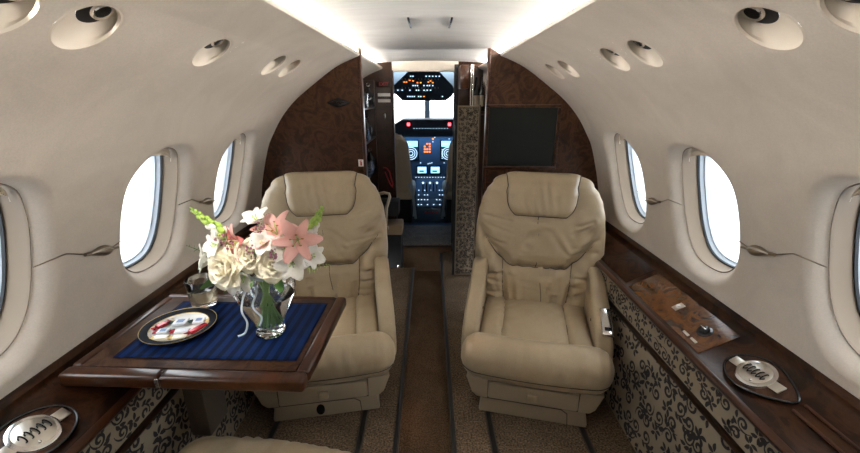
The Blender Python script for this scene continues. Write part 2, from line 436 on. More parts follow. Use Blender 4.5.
for sx in (-1, 1):
    cl = thing('cove_light', 'white strip lamp hidden in the %s ceiling cove' % names[sx], 'lamp', (sx * .402, 0, H + .217), group='cove strip lamps')
    mb('white').box((-.010, -1.25, -.006), (.010, 2.06, 0)).build('housing', cl)
    m = mb('cove').box((-.008, -1.25, .0005), (.008, 2.06, .008)); m.build('diffuser', cl, smooth=False)
    mb('cove').box((sx * .054 - .009, -1.25, -.022), (sx * .054 + .009, 2.10, -.017)).build('diffuser', cl, smooth=False)
    cl2 = thing('cove_light', 'short white strip lamp hidden in the %s cove ahead of the bulkhead' % names[sx], 'lamp', (sx * .402, 0, H + .210), group='cove strip lamps')
    mb('white').box((-.008, 2.22, -.006), (.008, 3.05, 0)).build('housing', cl2)
    mb('cove').box((-.006, 2.22, .0005), (.006, 3.05, .005)).build('diffuser', cl2, smooth=False)
    mb('cove').box((sx * .054 - .009, 2.2, -.020), (sx * .054 + .009, 3.05, -.014)).build('diffuser', cl2, smooth=False)
# reading lights in slanting round wells
for sx in (-1, 1):
    for i, y in enumerate(LIGHTS[sx]):
        side = names[sx]
        big = ['nearest the camera, cut by the photo edge', 'second from the camera', 'third from the camera', 'fourth from the camera', 'fifth from the camera', 'farthest from the camera'][i]
        p = W(sx, y, LSC, 0); nx, nz = pnorm(LSC)
        n = Vector((sx * nx, 0, nz)); down = Vector((sx * -nz, 0, nx)) * -1     # along the wall, downward
        if down.z > 0: down = -down
        t = thing('reading_light', 'round recessed reading light in the %s wall, %s' % (side, big), 'reading light', p, group='reading lights')
        ya = Vector((0, 1, 0))
        K = 40
        def rg(r, d, sh=0): return [n * d + (-down) * sh + ya * (r * math.cos(2 * PI * k / K)) + down * (r * math.sin(2 * PI * k / K)) for k in range(K)]
        WD, WR_, WU, WY = .026, .031, .016, .030
        def bk(r, d, k_): return [q + ya * (WY * k_) + (-down) * (WU * k_) for q in rg(r, d)]
        rs = [rg(LR + .001, -.0008), rg(LR - .003, -.001), rg(LR - .005, .003), bk(lerp(LR, WR_, .3), .009, .3), bk(WR_, WD, 1)]
        m = mb('well')
        m.add([q for r in rs for q in r], [(q * K + j, q * K + (j + 1) % K, (q + 1) * K + (j + 1) % K, (q + 1) * K + j) for q in range(4) for j in range(K)])
        m.build('well', t, recalc=False)
        m = mb('blackmatt'); m.add(bk(WR_ + .0002, WD - .0004, 1), [tuple(range(K))]); m.build('back_disc', t, smooth=False)
        # gimbal lamp
        ax = n * (WD + .012) - down * (WU + .004) + ya * (WY + .004)
        q = n.to_track_quat('Z', 'Y').to_matrix().to_4x4()
        m = mb('chrome').lathe([(.016, .0), (.019, -.004), (.0195, -.016), (.017, -.02), (.013, -.018), (.012, -.008)], ax + n * -.001, 24, q.to_3x3())
        g = m.build('gimbal', t)
        mb('lamp').lathe([(0, -.009), (.012, -.009)], ax, 20, q.to_3x3()).build('lens', g)
        aim = {(-1, 0): ((-.46, .95, .80), 38, 5.0), (-1, 1): ((-.48, .95, .80), 38, 5.0), (1, 2): ((-.055, 1.46, -.18), 10, 6.0)}.get((sx, i))
        if aim:       # left pair added as fill on the bouquet; right one lights the aisle
            ld = bpy.data.lights.new('well_spot', 'SPOT'); ld.energy = aim[2]; ld.spot_size = math.radians(aim[1]); ld.spot_blend = 1; ld.shadow_soft_size = .012; ld.color = (1, .93, .84) if i < 2 else (1, .62, .42)
            lo_ = bpy.data.objects.new('well_spot', ld); COL.objects.link(lo_); lo_.parent = g; lo_.location = ax - n * .030
            lo_.rotation_euler = (Vector(aim[0]) - (p + ax - n * .030)).to_track_quat('-Z', 'Y').to_euler()
# wall cords with spindle clips
def wall_clip(sx, yc, label):
    t = thing('wall_clip', label, 'clip', W(sx, yc, .845, -.006), group='wall clips on the side walls')
    o0 = t.location.copy()
    q = lambda y, s, off: W(sx, y, s, off) - o0
    path = [q(yc - .185, .798, -.002), q(yc - .10, .800, -.002), q(yc - .06, .818, -.003), q(yc, .845, -.008), q(yc + .07, .836, -.003), q(yc + .14, .822, -.002)]
    P2 = []
    for i in range(len(path) - 1):
        for k in range(4): P2.append(path[i].lerp(path[i + 1], k / 4))
    P2.append(path[-1]); mb('bronze').tube(P2, .0016, 6).build('cord', t)
    a = q(yc - .055, .820, -.010); b = q(yc + .06, .844, -.010); d = b - a
    pts = [a + d * k / 14 for k in range(15)]
    mb('bronze').tube(pts, [.0045, .005, .0045, .005, .0075, .010, .0125, .0145, .015, .0135, .010, .006, .004, .0035, .003], 12).build('spindle', t)
    inw = (W(sx, yc, .84, -.03) - W(sx, yc, .84, 0)).normalized()
    mb('brushed').tube([pts[2] + inw * .004, pts[5] + inw * .012 + Vector((0, 0, .009)), pts[8] + inw * .016 + Vector((0, 0, .012)), pts[11] + inw * .004], [.002, .003, .003, .002], 8).build('lever', t)
wall_clip(-1, 1.0, 'bronze spindle clip on a cord, left wall above the table end')
wall_clip(-1, 1.535, 'small bronze spindle clip between the two far left windows')
wall_clip(1, 1.0, 'bronze spindle clip on a cord, right wall beyond the silver cup holder cover')
wall_clip(1, 1.535, 'small bronze spindle clip between the two far right windows')

# bulkhead panels
def bulk_outline(sx, xin, ztop):
    pts = [(sx * xin, 0.0), (sx * xin, ztop)]
    if xin < .346: pts.append((sx * .343, H + .2))
    for k in range(0, 61):
        s = SMAX * k / 60
        x, z = prof(s)
        if x < xin: continue
        pts.append((sx * (x + .003), z))
    pts += [(sx * .925, .5), (sx * .80, .0)]
    return pts
bl = thing('bulkhead', 'burl walnut bulkhead panel behind the left armchair', 'bulkhead', (0, YB, 0))
mb('burl').prism(bulk_outline(-1, .352, H + .19), 0, .03, 'y').build('panel', bl)
mb('mahogany').box((-.352, -.006, 0), (-.338, .036, H + .225), .003).build('edge_strip', bl)
br = thing('bulkhead', 'burl walnut bulkhead panel behind the right armchair, carrying the screen', 'bulkhead', (0, YB, 0))
mb('burl').prism(bulk_outline(1, .296, H + .225), 0, .03, 'y').build('panel', br)
mb('mahogany').box((.284, -.006, 0), (.298, .036, H + .228), .003).build('edge_strip', br)
# screen
tv = thing('monitor', 'dark wall screen in a walnut frame above the right armchair', 'screen', (.474, YB - .001, 1.018))
m = mb('burl'); w, h, b = .190, .164, .016
for lo, hi in (((-w, -.016, h - b), (w, 0, h)), ((-w, -.016, -h), (w, 0, -h + b)), ((-w, -.016, -h + b), (-w + b, 0, h - b)), ((w - b, -.016, -h + b), (w, 0, h - b))): m.box(lo, hi, .003)
m.build('frame', tv)
mb('screen').box((-w + b, -.008, -h + b), (w - b, -.001, h - b)).build('screen_glass', tv)
# emblem plate & sign on left bulkhead
em = thing('wall_plate', 'small dark oval cast plate high on the left bulkhead', 'plate', (-.463, YB, 1.19))
mb('black').prism([(.052 * math.cos(2 * PI * k / 28) * (1 + .12 * math.cos(6 * PI * k / 14)), .019 * math.sin(2 * PI * k / 28) * (1 + .18 * math.cos(4 * PI * k / 14))) for k in range(28)], -.008, 0, 'y', .002).build('plate', em)
mb('wooddark').tube([(-.03, -.009, .002), (-.012, -.011, .008), (.008, -.011, -.004), (.03, -.009, .003)], .004, 8).build('relief', em)
sg = thing('sign', 'small white square sign with a red extinguisher symbol, on the left bulkhead', 'sign', (-.365, YB, .885))
mb('white').box((-.014, -.003, -.018), (.014, 0, .018), .001).build('board', sg)
mb('red').prism([(-.004, -.013), (.005, -.013), (.005, .004), (.002, .008), (.002, .011), (.006, .013), (.006, .014), (-.007, .013), (-.008, .006), (-.006, .006), (-.005, .011), (-.002, .011), (-.002, .008), (-.004, .004)], -.0042, -.003, 'y').build('symbol', sg)
# floors
FX = .80
m = mb('carpet')
m.box((-FX, Y0, -.03), (-.13, 2.75, 0)); struct(m.build('floor', smooth=False), 'tan speckled carpet on the left side floor')
m = mb('carpet').prism([(.088, Y0), (FX, Y0), (FX, Y1), (.15, Y1), (.112, Y1 - .02), (.09, Y1 - .06)], -.03, 0, 'z', .006)
struct(m.build('floor_right'), 'tan speckled carpet on the right side floor')
m = mb('aisle').box((-.40, Y0, -.22), (.40, 3.1, -.18)); struct(m.build('floor_aisle', smooth=False), 'brown carpeted sunken aisle')
m = mb('carpet'); m.box((-.135, Y0, -.18), (-.131, 2.75, -.012)); m.box((.089, Y0, -.18), (.092, Y1, -.012)); struct(m.build('trim_1'), 'carpeted aisle risers')
m = mb('track'); m.box((-.135, Y0, -.02), (-.120, 2.75, .004), .002); m.box((.083, Y0, -.02), (.097, Y1 - .05, .004), .002)
m.mat('trackmetal').box((-.119, Y0, -.018), (-.1155, 2.75, .0035), .001).box((.0785, Y0, -.018), (.0815, Y1 - .05, .0035), .001)
struct(m.build('trim_2'), 'dark nosing along both aisle edges')
for i, (x, w_) in enumerate(((-.262, .018), (-.60, .018), (.235, .018), (.585, .018))):
    t = thing('seat_track', 'dark seat rail in the carpet, %s' % ['beside the aisle under the left armchair', 'toward the left wall under the table', 'beside the aisle under the right armchair', 'toward the right wall under the right armchair'][i], 'rail', (x, 0, 0), group='seat rails')
    mb('track').box((-w_ / 2, Y0, .0005), (w_ / 2, 2.1, .005), .0015).build('rail', t)
    mb('trackmetal').box((-w_ / 2 - .004, Y0, .0005), (-w_ / 2, 2.1, .004), .001).box((w_ / 2, Y0, .0005), (w_ / 2 + .004, 2.1, .004), .001).build('edging', t)
m = mb('aisle'); m.box((-.40, 3.1, -.2), (.40, 3.13, .06)); m.mat('greycarpet').box((-.40, 3.095, .045), (.40, 3.6, .0655), .006); struct(m.build('floor_step'), 'carpeted step up to the cockpit')
struct(mb('china').box((-.95, Y0 - .04, -.22), (.95, Y0, 1.5)).build('wall_back', smooth=False), 'plain aft end wall')  # out of view; made white to bounce fill light forward

# ------------------------------------------------------------------ damask side panels and ledges
def scrolls(m, fn, A, B, sp, seed, wd=1.0):
    """vine scrolls on a rectangle A x B (metres), mapped by fn(a,b)"""
    rnd = random.Random(seed); pts = []
    nA, nB = int(A / sp), max(1, int(B / sp))
    for i in range(nA + 1):
        for j in range(nB + 1):
            cx = (i + .5 + rnd.uniform(-.28, .28)) * sp; cy = (j + .5 + rnd.uniform(-.28, .28)) * sp
            an = rnd.uniform(0, 2 * PI); hand = rnd.choice((-1, 1)); kind = rnd.random()
            def put(path, ws):
                seg = []; sw = []
                for p, w_ in zip(path, ws):
                    ok = .004 < p[0] < A - .004 and .004 < p[1] < B - .004
                    if ok: seg.append(p); sw.append(w_ * wd)
                    else:
                        if len(seg) > 2: m.ribbon(seg, sw, fn)
                        seg = []; sw = []
                if len(seg) > 2: m.ribbon(seg, sw, fn)
            R = sp * .36
            if kind < .62:      # spiral with a long tail
                path = []; ws = []
                for k in range(22):
                    t = k / 21; th = an + hand * t * 2 * PI * 1.25; r = R * (1 - .8 * t)
                    path.append((cx + r * math.cos(th), cy + r * math.sin(th))); ws.append(sp * (.05 + .10 * math.sin(PI * t) ** .7))
                put(path, ws)
                tail = []; p0 = path[0]; d = an - hand * PI / 2
                for k in range(12):
                    t = k / 11; tail.append(p0); d2 = d + hand * (-1.1) * t
                    p0 = (p0[0] + math.cos(d2) * sp * .065, p0[1] + math.sin(d2) * sp * .065)
                put(tail, [sp * (.10 * (1 - k / 12) + .015) for k in range(12)])
            nl = 3 if kind < .62 else 5
            for q in range(nl):  # leaves
                la = an + q * (2 * PI / nl if kind >= .62 else .7) + rnd.uniform(-.2, .2); r0 = R * (.55 if kind >= .62 else 1.25)
                sx_, sy_ = (cx + r0 * .35 * math.cos(la), cy + r0 * .35 * math.sin(la)) if kind >= .62 else (cx + r0 * math.cos(la), cy + r0 * math.sin(la))
                path = []; ws = []; d = la + (0 if kind >= .62 else hand * .9)
                for k in range(9):
                    t = k / 8; path.append((sx_, sy_)); ws.append(sp * .19 * math.sin(PI * min(1, t * .95 + .05)) ** .9 + .0002)
                    dd = d + hand * .9 * t; sx_ += math.cos(dd) * sp * .055; sy_ += math.sin(dd) * sp * .055
                put(path, ws)
for sx in (-1, 1):
    side = names[sx]
    PX, PZ, LA = .765, .503, math.radians(27)
    t = thing('scroll_wainscot', 'cream and black scroll fabric panel low on the %s wall' % side, 'wall panel', (sx * PX, 0, 0))
    PX = .765
    m = mb('damask').prism([(0, .376), (sx * .06, .376), (sx * .06, 0), (sx * -.022, 0)], Y0, YB, 'y')
    m.mat('scroll')
    yA, yB = .15, YB
    L_ = math.hypot(.042, .452)
    def fl(a, b):
        k = b / .376; return Vector((sx * (-.022 * (1 - k) - .0012), yA + a, b))
    scrolls(m, fl, yB - yA, .376, .058, 11 + sx, 1.15)
    m.build('lower_panel', t, recalc=False, angle=30)
    m = mb('damask').box((min(sx * .002, sx * .06), Y0, .396), (max(sx * .002, sx * .06), YB, .492))
    m.mat('scroll'); scrolls(m, lambda a, b: Vector((sx * .0008, yA + a, .396 + b)), yB - yA, .094, .047, 23 + sx, 1.15)
    m.build('upper_strip', t, recalc=False, angle=30)
    mb('wooddark').box((min(-sx * .008, sx * .03), Y0, .376), (max(-sx * .008, sx * .03), YB, .396), .004).build('moulding', t)
    # ledge
    t = thing('side_ledge', 'polished walnut ledge along the %s wall under the windows' % side, 'ledge', (sx * PX, 0, PZ)); t.rotation_euler.y = -sx * LA
    pr = [(-.012, -.018), (-.012, -.006), (-.004, .003), (.008, .003), (.012, 0), (.150, 0), (.158, .006), (.163, .016), (.174, .018), (.19, .012), (.19, -.03)]
    mb('ledgeburl').prism([(sx * a, b) for a, b in pr], Y0, YB, 'y').build('shelf', t, angle=50)
    mb('mahogany').box((min(-sx * .0145, sx * .006), Y0, -.016), (max(-sx * .0145, sx * .006), YB, .0045), .005).build('nosing', t)
    mb('burlgold' if sx > 0 else 'ledgeburl').box((min(sx * .016, sx * .140), .99, .0002), (max(sx * .016, sx * .140), 1.42, .0022), .001).build('burl_inlay', t)
    mb('ledgeburl').box((min(sx * .02, sx * .142), 1.45, .0002), (max(sx * .02, sx * .142), YB - .01, .002), .001).build('burl_inlay', t)
    for a in (.070, .098):
        mb('mahogany').box((min(sx * a, sx * (a + .007)), Y0, .0002), (max(sx * a, sx * (a + .007)), .74, .006), .002).build('inlay_strip', t)

# cup holder lids
LA, PX, PZ = math.radians(27), .765, .503
def on_ledge(sx, a, y, h):
    return (sx * (PX + a * math.cos(LA) - h * math.sin(LA)), y, PZ + a * math.sin(LA) + h * math.cos(LA))
def tilt(t, sx, rz=0): t.rotation_euler = (Matrix.Rotation(-sx * LA, 3, 'Y') @ Matrix.Rotation(rz, 3, 'Z')).to_euler()
def cup_lid(sx, y, label):
    t = thing('cup_holder', label, 'cup holder', on_ledge(sx, .080, y, .003))
    # teardrop surround, long axis along the ledge, point toward the camera
    pts = []
    for k in range(36):
        a = 2 * PI * k / 36; yy = math.sin(a); 
        pts.append((.056 * math.cos(a) * (1 if yy > 0 else (1 - .45 * (-yy) ** 1.5)), (.080 if yy > 0 else .105) * yy))
    mb('burl').prism(pts, -.001, .002, 'z', .001).build('surround', t)
    rim = [(p[0], p[1], .002) for p in pts]; rim.append(rim[0]); mb('black').tube(rim, .0035, 8, caps=False).build('rim', t)
    mb('chrome').lathe([(0, .010), (.038, .010), (.0445, .008), (.046, .004), (.046, .001)], n=40).build('disc', t)
    mb('brushed').lathe([(.0, .0108), (.034, .0108), (.036, .0095)], n=40).build('inner_disc', t)
    for s in (-1, 1):
        mb('brushed').box((-.013, min(s * .036, s * .070), .004), (.013, max(s * .036, s * .070), .008), .002).build('tab', t)
    # row of five S-shaped ornaments along the disc
    for i in range(5):
        yy = -.024 + i * .012
        path = [Vector((.012 * math.cos(a) * (1 if a < PI else .7) - .000, yy + .004 * math.sin(a), .0125)) for a in [k * 2 * PI / 14 * .9 - .4 for k in range(13)]]
        mb('black').tube(path, .0014, 6).build('ornament', t)
    mb('chrome').ball((.027 * -sx, -.012, .011), .004, 10).build('button', t)
    return t
a = cup_lid(1, .855, 'silver disc cup holder cover set in the right walnut ledge'); tilt(a, 1, math.radians(8))
a = cup_lid(-1, .665, 'silver disc cup holder cover set in the left ledge by the table corner'); tilt(a, -1, math.radians(-8))
# small fittings on the right ledge
t = thing('ledge_knob', 'black round control knob on the amber burl of the right ledge', 'knob', on_ledge(1, .078, 1.055, .0024)); tilt(t, 1)
mb('black').lathe([(.022, 0), (.022, .004), (.016, .006), (.014, .014), (.010, .017), (0, .017)], n=28).build('knob', t)
mb('chrome').box((-.002, -.012, .017), (.002, .012, .0195), .001).build('pointer', t)
t = thing('call_button', 'small silver button plate on the right ledge beyond the black knob', 'button', on_ledge(1, .085, 1.2, .0024)); tilt(t, 1)
mb('brushed').box((-.018, -.012, 0), (.018, .012, .004), .002).build('plate', t)
mb('white').lathe([(.008, .004), (.007, .008), (0, .009)], n=16).build('button', t)
t = thing('release_latch', 'pair of silver latch bars on the right ledge beside the black knob', 'latch', on_ledge(1, .034, 1.06, .0024)); tilt(t, 1)
for q in (-.022, .016): mb('brushed').box((-.004, q - .012, 0), (.004, q + .014, .004), .0015).build('bar', t)
# ------------------------------------------------------------------ armchairs
def spow(c, p): return math.copysign(abs(c) ** p, c)
def seg_d(px, py, ax, ay, bx, by):
    dx, dy = bx - ax, by - ay; l = dx * dx + dy * dy
    t = max(0, min(1, ((px - ax) * dx + (py - ay) * dy) / l)) if l else 0
    return math.hypot(px - ax - t * dx, py - ay - t * dy)
BH0, BH1 = .20, .825
def bk_w(v):
    pts = [(0, .245), (.12, .268), (.3, .290), (.5, .302), (.65, .300), (.78, .292), (.88, .277), (.95, .258), (1, .232)]
    for (a, x), (b, y) in zip(pts, pts[1:]):
        if v <= b: return lerp(x, y, sstep(a, b, v) * .5 + .5 * (v - a) / (b - a))
    return pts[-1][1]
def bk_t(v): return .085 - .03 * v + .01 * math.sin(PI * v)
def g_seam(X): return .405 + .30 * (max(abs(X) - .42, 0) / .58) ** 1.25
def wrinkle(X, v, rnd):
    w = 0
    for (cx, cv, an, fr, am, rx, rv) in rnd:
        dx, dv = X - cx, v - cv
        e = math.exp(-(dx / rx) ** 2 - (dv / rv) ** 2)
        if e > .02: w += am * e * math.sin(fr * (dx * math.cos(an) + dv * math.sin(an)))
    return w
def chair(label, loc, rz, seed, oval=False, control=None, group='cream leather armchairs'):
    rn = random.Random(seed)
    ch = thing('armchair', label, 'armchair', loc, rz, group)
    WR = []
    for k in range(26):
        WR.append((rn.uniform(-.75, .75), rn.uniform(.05, .68), rn.choice((rn.uniform(-.35, .35), rn.uniform(-.9, .9))), rn.uniform(26, 55), rn.uniform(.0024, .0055), rn.uniform(.08, .2), rn.uniform(.06, .16)))
    for k in range(14):
        s = rn.choice((-1, 1)); WR.append((s * rn.uniform(.6, .85), rn.uniform(.1, .75), PI / 2 + rn.uniform(-.5, .5), rn.uniform(35, 60), rn.uniform(.003, .0055), .14, .09))
    CR = []          # sharp creases in the leather: (x0, v0, x1, v1, depth)
    for k in range(9):
        x = rn.uniform(-.45, .45); CR.append((x, .03, x + rn.uniform(-.12, .12), rn.uniform(.2, .34), rn.uniform(.005, .009)))
    for k in range(8):
        x = rn.uniform(-.35, .35); CR.append((x * .5, rn.uniform(.66, .74), x * 1.5, rn.uniform(.47, .60), rn.uniform(.003, .006)))
    for s_ in (-1, 1):
        for k in range(5):
            v_ = .05 + .075 * k + rn.uniform(-.015, .015); CR.append((s_ * .56, v_, s_ * rn.uniform(.75, .94), v_ + rn.uniform(-.02, .05), rn.uniform(.004, .008)))
        for k in range(4):
            v_ = .50 + .085 * k + rn.uniform(-.025, .025); CR.append((s_ * rn.uniform(.35, .6), v_, s_ * rn.uniform(.78, .95), v_ + rn.uniform(.01, .08), rn.uniform(.0025, .005)))
    def crease(X, v):
        d = 0
        for x0, v0, x1, v1, am in CR:
            e = seg_d(X * .42, v, x0 * .42, v0, x1 * .42, v1)
            if e < .05: d -= am * math.exp(-(e / .011) ** 2) - am * .45 * math.exp(-((e - .024) / .014) ** 2)
        return d
    def centre(v): return Vector((0, .215 + .115 * v, BH0 + (BH1 - BH0) * v))
    def front(X, v, off=0, raw=False):
        """point on the front face, X in -1..1 of the half width"""
        X = max(-1, min(1, X)); v2 = min(v, 1.0)
        c = abs(X) ** 1.6; s = math.sqrt(max(0, 1 - min(1, c) ** 2)); w = bk_w(v2); t = bk_t(v2)
        yy = t * s ** (1 / 1.6)
        d = 0 if raw else pads(X, v2)
        ce = centre(v2); up = max(0, v - 1)
        return Vector((w * X, ce.y - (yy + d + off), ce.z))
    def pads(X, v):
        g = g_seam(X); d = 0
        ds = abs(v - g) / (1 + abs(1.6 * (abs(X) > .45)))
        d -= .020 * math.exp(-(ds / .028) ** 2)
        if v < g + .02:
            dx = abs(abs(X) - .53); d -= .014 * math.exp(-(dx / .045) ** 2)
            if abs(X) < .53: d += .010 * (1 - (X / .53) ** 2) * sstep(0, .06, g - v)
            else: d += .016 * math.sin(PI * min(1, max(0, (abs(X) - .53) / .47))) * sstep(0, .08, g - v)
        else:
            d += .022 * sstep(0, .12, v - g) * (1 - .35 * X * X) * (1 - .5 * sstep(.72, .95, v))
            if v < .76: d -= .009 * math.exp(-((X + .02) / .022) ** 2) * sstep(0, .05, v - g)
        d += crease(X, v)
        d += wrinkle(X, v, WR) * (1 - .5 * sstep(.7, .8, v))
        return d
    # backrest: rings bottom to top, closed over the top edge
    K = 200; NV = 150; vs = []; rings = 0
    vl = [k / NV for k in range(NV + 1)]
    for v in vl:
        w, t, ce = bk_w(v), bk_t(v), centre(v)
        for k in range(K):
            th = 2 * PI * k / K; c, s = math.cos(th), math.sin(th); X = spow(c, 1 / 1.6); yy = spow(s, 1 / 1.6)
            d = pads(X, v) * abs(s) ** .5 if s > 0 else 0
            vs.append(Vector((w * X, ce.y - (t * yy + d), ce.z)))
        rings += 1
    # rounded cap on top
    wt, tt, ce = bk_w(1), bk_t(1), centre(1)
    for q in range(1, 8):
        a = q / 7 * PI / 2; sc1 = math.cos(a); rise = .045 * math.sin(a)
        for k in range(K):
            th = 2 * PI * k / K; X = spow(math.cos(th), 1 / 1.6); yy = spow(math.sin(th), 1 / 1.6)
            k2 = lerp(1, max(.02, sc1), 1)
            vs.append(Vector((wt * X * (.55 + .45 * k2) * (1 if q < 7 else .9), ce.y - tt * yy * k2 + rise * .15, ce.z + rise)))
        rings += 1
    m = mb('leather'); m.add(vs, [(r * K + j, r * K + (j + 1) % K, (r + 1) * K + (j + 1) % K, (r + 1) * K + j) for r in range(rings - 1) for j in range(K)] + [tuple(range(K)), tuple((rings - 1) * K + j for j in range(K))])
    bk = m.build('backrest', ch, angle=70)
    # dark seams on the backrest
    m = mb('piping')
    m.tube([front(x / 40, g_seam(x / 40), .0005) for x in range(-39, 40)], .0028, 6)
    for s in (-1, 1): m.tube([front(s * .53, lerp(0, g_seam(.53), k / 20), .0005) for k in range(21)], .0022, 6)
    m.tube([front(-.02 + .015 * math.sin(k * .5), lerp(g_seam(0), .79, k / 24), .0003) for k in range(25)], .0020, 6)
    m.tube([front(.03 * math.sin(k * .3) + .08, lerp(.02, g_seam(0), k / 16), .0002) for k in range(17)], .0016, 6)
    m.build('seams', bk)
    # headrest pad
    hb0, hb1 = .795, 1.06
    def hw(b): return lerp(.46, .73, b)
    def hp(a, b, off=0):
        """a in -1..1, b 0..1"""
        # soften the corners
        bb = b; aa = a * (1 - .16 * max(0, (.25 - b) / .25) ** 2)
        v = lerp(hb0, hb1, bb); X = aa * hw(bb)
        if v <= 1: p = front(X, v, 0)
        else:
            e = (v - 1) / (hb1 - 1); an = e * PI / 2
            c = abs(X) ** 1.6; s = math.sqrt(max(0, 1 - c * c)); yy = bk_t(1) * s ** (1 / 1.6)
            ce = centre(1); p = Vector((bk_w(1) * X, ce.y - yy * math.cos(an) - .006 * (1 - e), ce.z + .045 * math.sin(an)))
        edge = min(1, (1 - abs(a)) / .30, ) ; edge2 = min(1, b / .30); edge3 = min(1, (1 - b) / .18)
        f = lambda t: math.sqrt(max(0, 1 - (1 - t) ** 2))
        B = .040 * f(max(0, edge)) * f(max(0, edge2)) * (.35 + .65 * f(max(0, edge3)))
        wv = .004 * math.sin(26 * a + 6 * b + seed) * math.exp(-((a + .05) / .4) ** 2) * (B / .04)
        top = sstep(.6, 1, b)
        return p + Vector((0, -(B + wv + off) * (1 - .75 * top), (B + off) * .55 * top))
    m = mb('leather'); m.grid(lambda u, v: hp(2 * u - 1, v), 56, 40); hd = m.build('headrest', ch, angle=80)
    pth = [hp(-1, 1 - k / 20, .002) for k in range(21)] + [hp(-1 + 2 * k / 24, 0, .002) for k in range(1, 25)] + [hp(1, k / 20, .002) for k in range(1, 21)]
    mb('piping').tube(pth, .0028, 6).build('seams', hd)
    # seat cushion
    def cushion(lo, hi, r, n, fn):
        lo, hi = Vector(lo), Vector(hi); m = mb('leather'); d = hi - lo
        def P(p):
            q = Vector((min(max(p.x, lo.x + r), hi.x - r), min(max(p.y, lo.y + r), hi.y - r), min(max(p.z, lo.z + r), hi.z - r)))
            e = p - q; l = e.length
            nn = e / l if l > 1e-6 else Vector((0, 0, 1))
            if l > 1e-6: p2 = q + nn * r
            else: p2 = p
            return p2 + fn(p2, nn)
        ax = [(0, 1, 2), (1, 2, 0), (2, 0, 1)]
        for (i, j, k) in ax:
            for side in (0, 1):
                def f(u, v):
                    def warp(t, L_): return t
                    p = Vector((0, 0, 0)); p[i] = lerp(lo[i], hi[i], u); p[j] = lerp(lo[j], hi[j], v); p[k] = (lo, hi)[side][k]; return P(p)
                m.grid(f, max(4, int(d[i] / n)), max(4, int(d[j] / n)))
        return m
    CW = [(rn.uniform(-.2, .2), rn.uniform(-.12, .15), rn.uniform(-1, 1), rn.uniform(90, 170), rn.uniform(.0015, .003), .05, .05) for k in range(10)]
    def cf(p, n):
        d = 0
        if n.z > .3:
            d -= .012 * math.exp(-((abs(p.x) - .135) / .008) ** 2)
            d += .010 * (1 - min(1, abs(p.x) / .135) ** 2) + (.008 if abs(p.x) > .14 else 0)
            d += wrinkle(p.x, p.y, CW)
        return Vector((0, 0, d))
    m = cushion((-.228, -.20, .15), (.228, .19, .296), .035, .012, cf)
    cu = m.build('seat_cushion', ch, angle=80, merge=.0002)
    m = mb('piping')
    for s in (-1, 1): m.tube([Vector((s * .135, -.16 + .34 * k / 12, .2865 if 0 < k < 12 else .281)) for k in range(13)], .0020, 6)
    m.build('seams', cu)
    RW = [(rn.uniform(-.24, .24), rn.uniform(.24, .34), rn.uniform(-.5, .5), rn.uniform(120, 240), rn.uniform(.0014, .0032), rn.uniform(.02, .05), .05) for k in range(16)]
    def rf(p, n):
        w = wrinkle(p.x, p.z, RW)
        d = n * (w if n.y < .3 else 0)
        # bow the roll forward a touch and dip a seam along its front
        d = d + Vector((0, -.022 * (1 - (p.x / .29) ** 2), .006 * (1 - (p.x / .29) ** 2) if n.z > 0 else 0))
        if n.y < -.2: d = d - n * .006 * math.exp(-((p.z - .223) / .006) ** 2)
        return d
    m = cushion((-.284, -.325, .170), (.284, -.165, .333), .074, .0115, rf)
    fr = m.build('front_roll', ch, angle=80, merge=.0002)
    pth = []
    for k in range(41):
        x = lerp(-.271, .271, k / 40)
        r = .074; qx = min(max(x, -.284 + r), .284 - r); ex = x - qx; ey = math.sqrt(max(0, r * r - ex * ex))
        pth.append(Vector((x, -.325 + r - ey - .022 * (1 - (x / .29) ** 2) + .004, .223)))
    mb('piping').tube(pth, .0018, 6).build('seams', fr)
    # arms
    for s in (-1, 1):
        out = [(.235, .17), (.24, .44), (.225, .475), (.19, .482), (.13, .462), (.05, .425), (-.04, .385), (-.12, .345), (-.17, .30), (-.185, .25), (-.18, .17)]
        a0, a1 = sorted((s * .226, s * .296))
        m = mb('leather').prism(out, a0, a1, 'x', .018, 4); ar = m.build('armrest', ch, angle=35)
        if control == s:
            # silver control with a black rocker on the fore end of the arm
            rot = Matrix.Rotation(math.radians(24), 3, 'X')
            cx = s * .272
            c0 = Vector((cx, -.090, .366))
            m = mb('chrome').box(c0 - Vector((.024, .066, .012)), c0 + Vector((.024, .066, .010)), .009, 3, rot); k = m.build('control_plate', ar)
            mb('brushed').box(c0 + Vector((-.013, -.020, .004)), c0 + Vector((.013, .040, .012)), .004, 2, rot).build('cover', k)
            c1 = c0 + rot @ Vector((0, -.040, .008))
            mb('black').box(c1 - Vector((.013, .009, .003)), c1 + Vector((.013, .009, .003)), .002, 2, rot).build('rocker', k)
        if control:
            mb('black').lathe([(0, 0), (.006, 0), (.006, .003), (0, .003)], (s * .2265 - s * .0015, -.02, .33), 14, Matrix.Rotation(PI / 2, 3, 'Y')).build('recline_button', ar)
    # shell, drawer, pedestal
    m = mb('seatplastic')
    m.prism([(-.258, .178), (.258, .178), (.232, .105), (.212, .086), (-.212, .086), (-.232, .105)], -.298, .22, 'y', .008); m.build('shell', ch, angle=35)
    m = mb('seatplastic'); m.prism([(-.165, .170), (.165, .170), (.165, .098), (-.165, .098)], -.308, -.290, 'y', .004)
    dr = m.build('drawer', ch)
    mb('piping').tube([(-.169, -.2990, .172), (-.169, -.2990, .094), (.169, -.2990, .094), (.169, -.2990, .172)], .0022, 6).build('gap', dr)
    mb('leather').box((-.019, -.322, .116), (.019, -.306, .150), .007, 3).build('handle', dr)
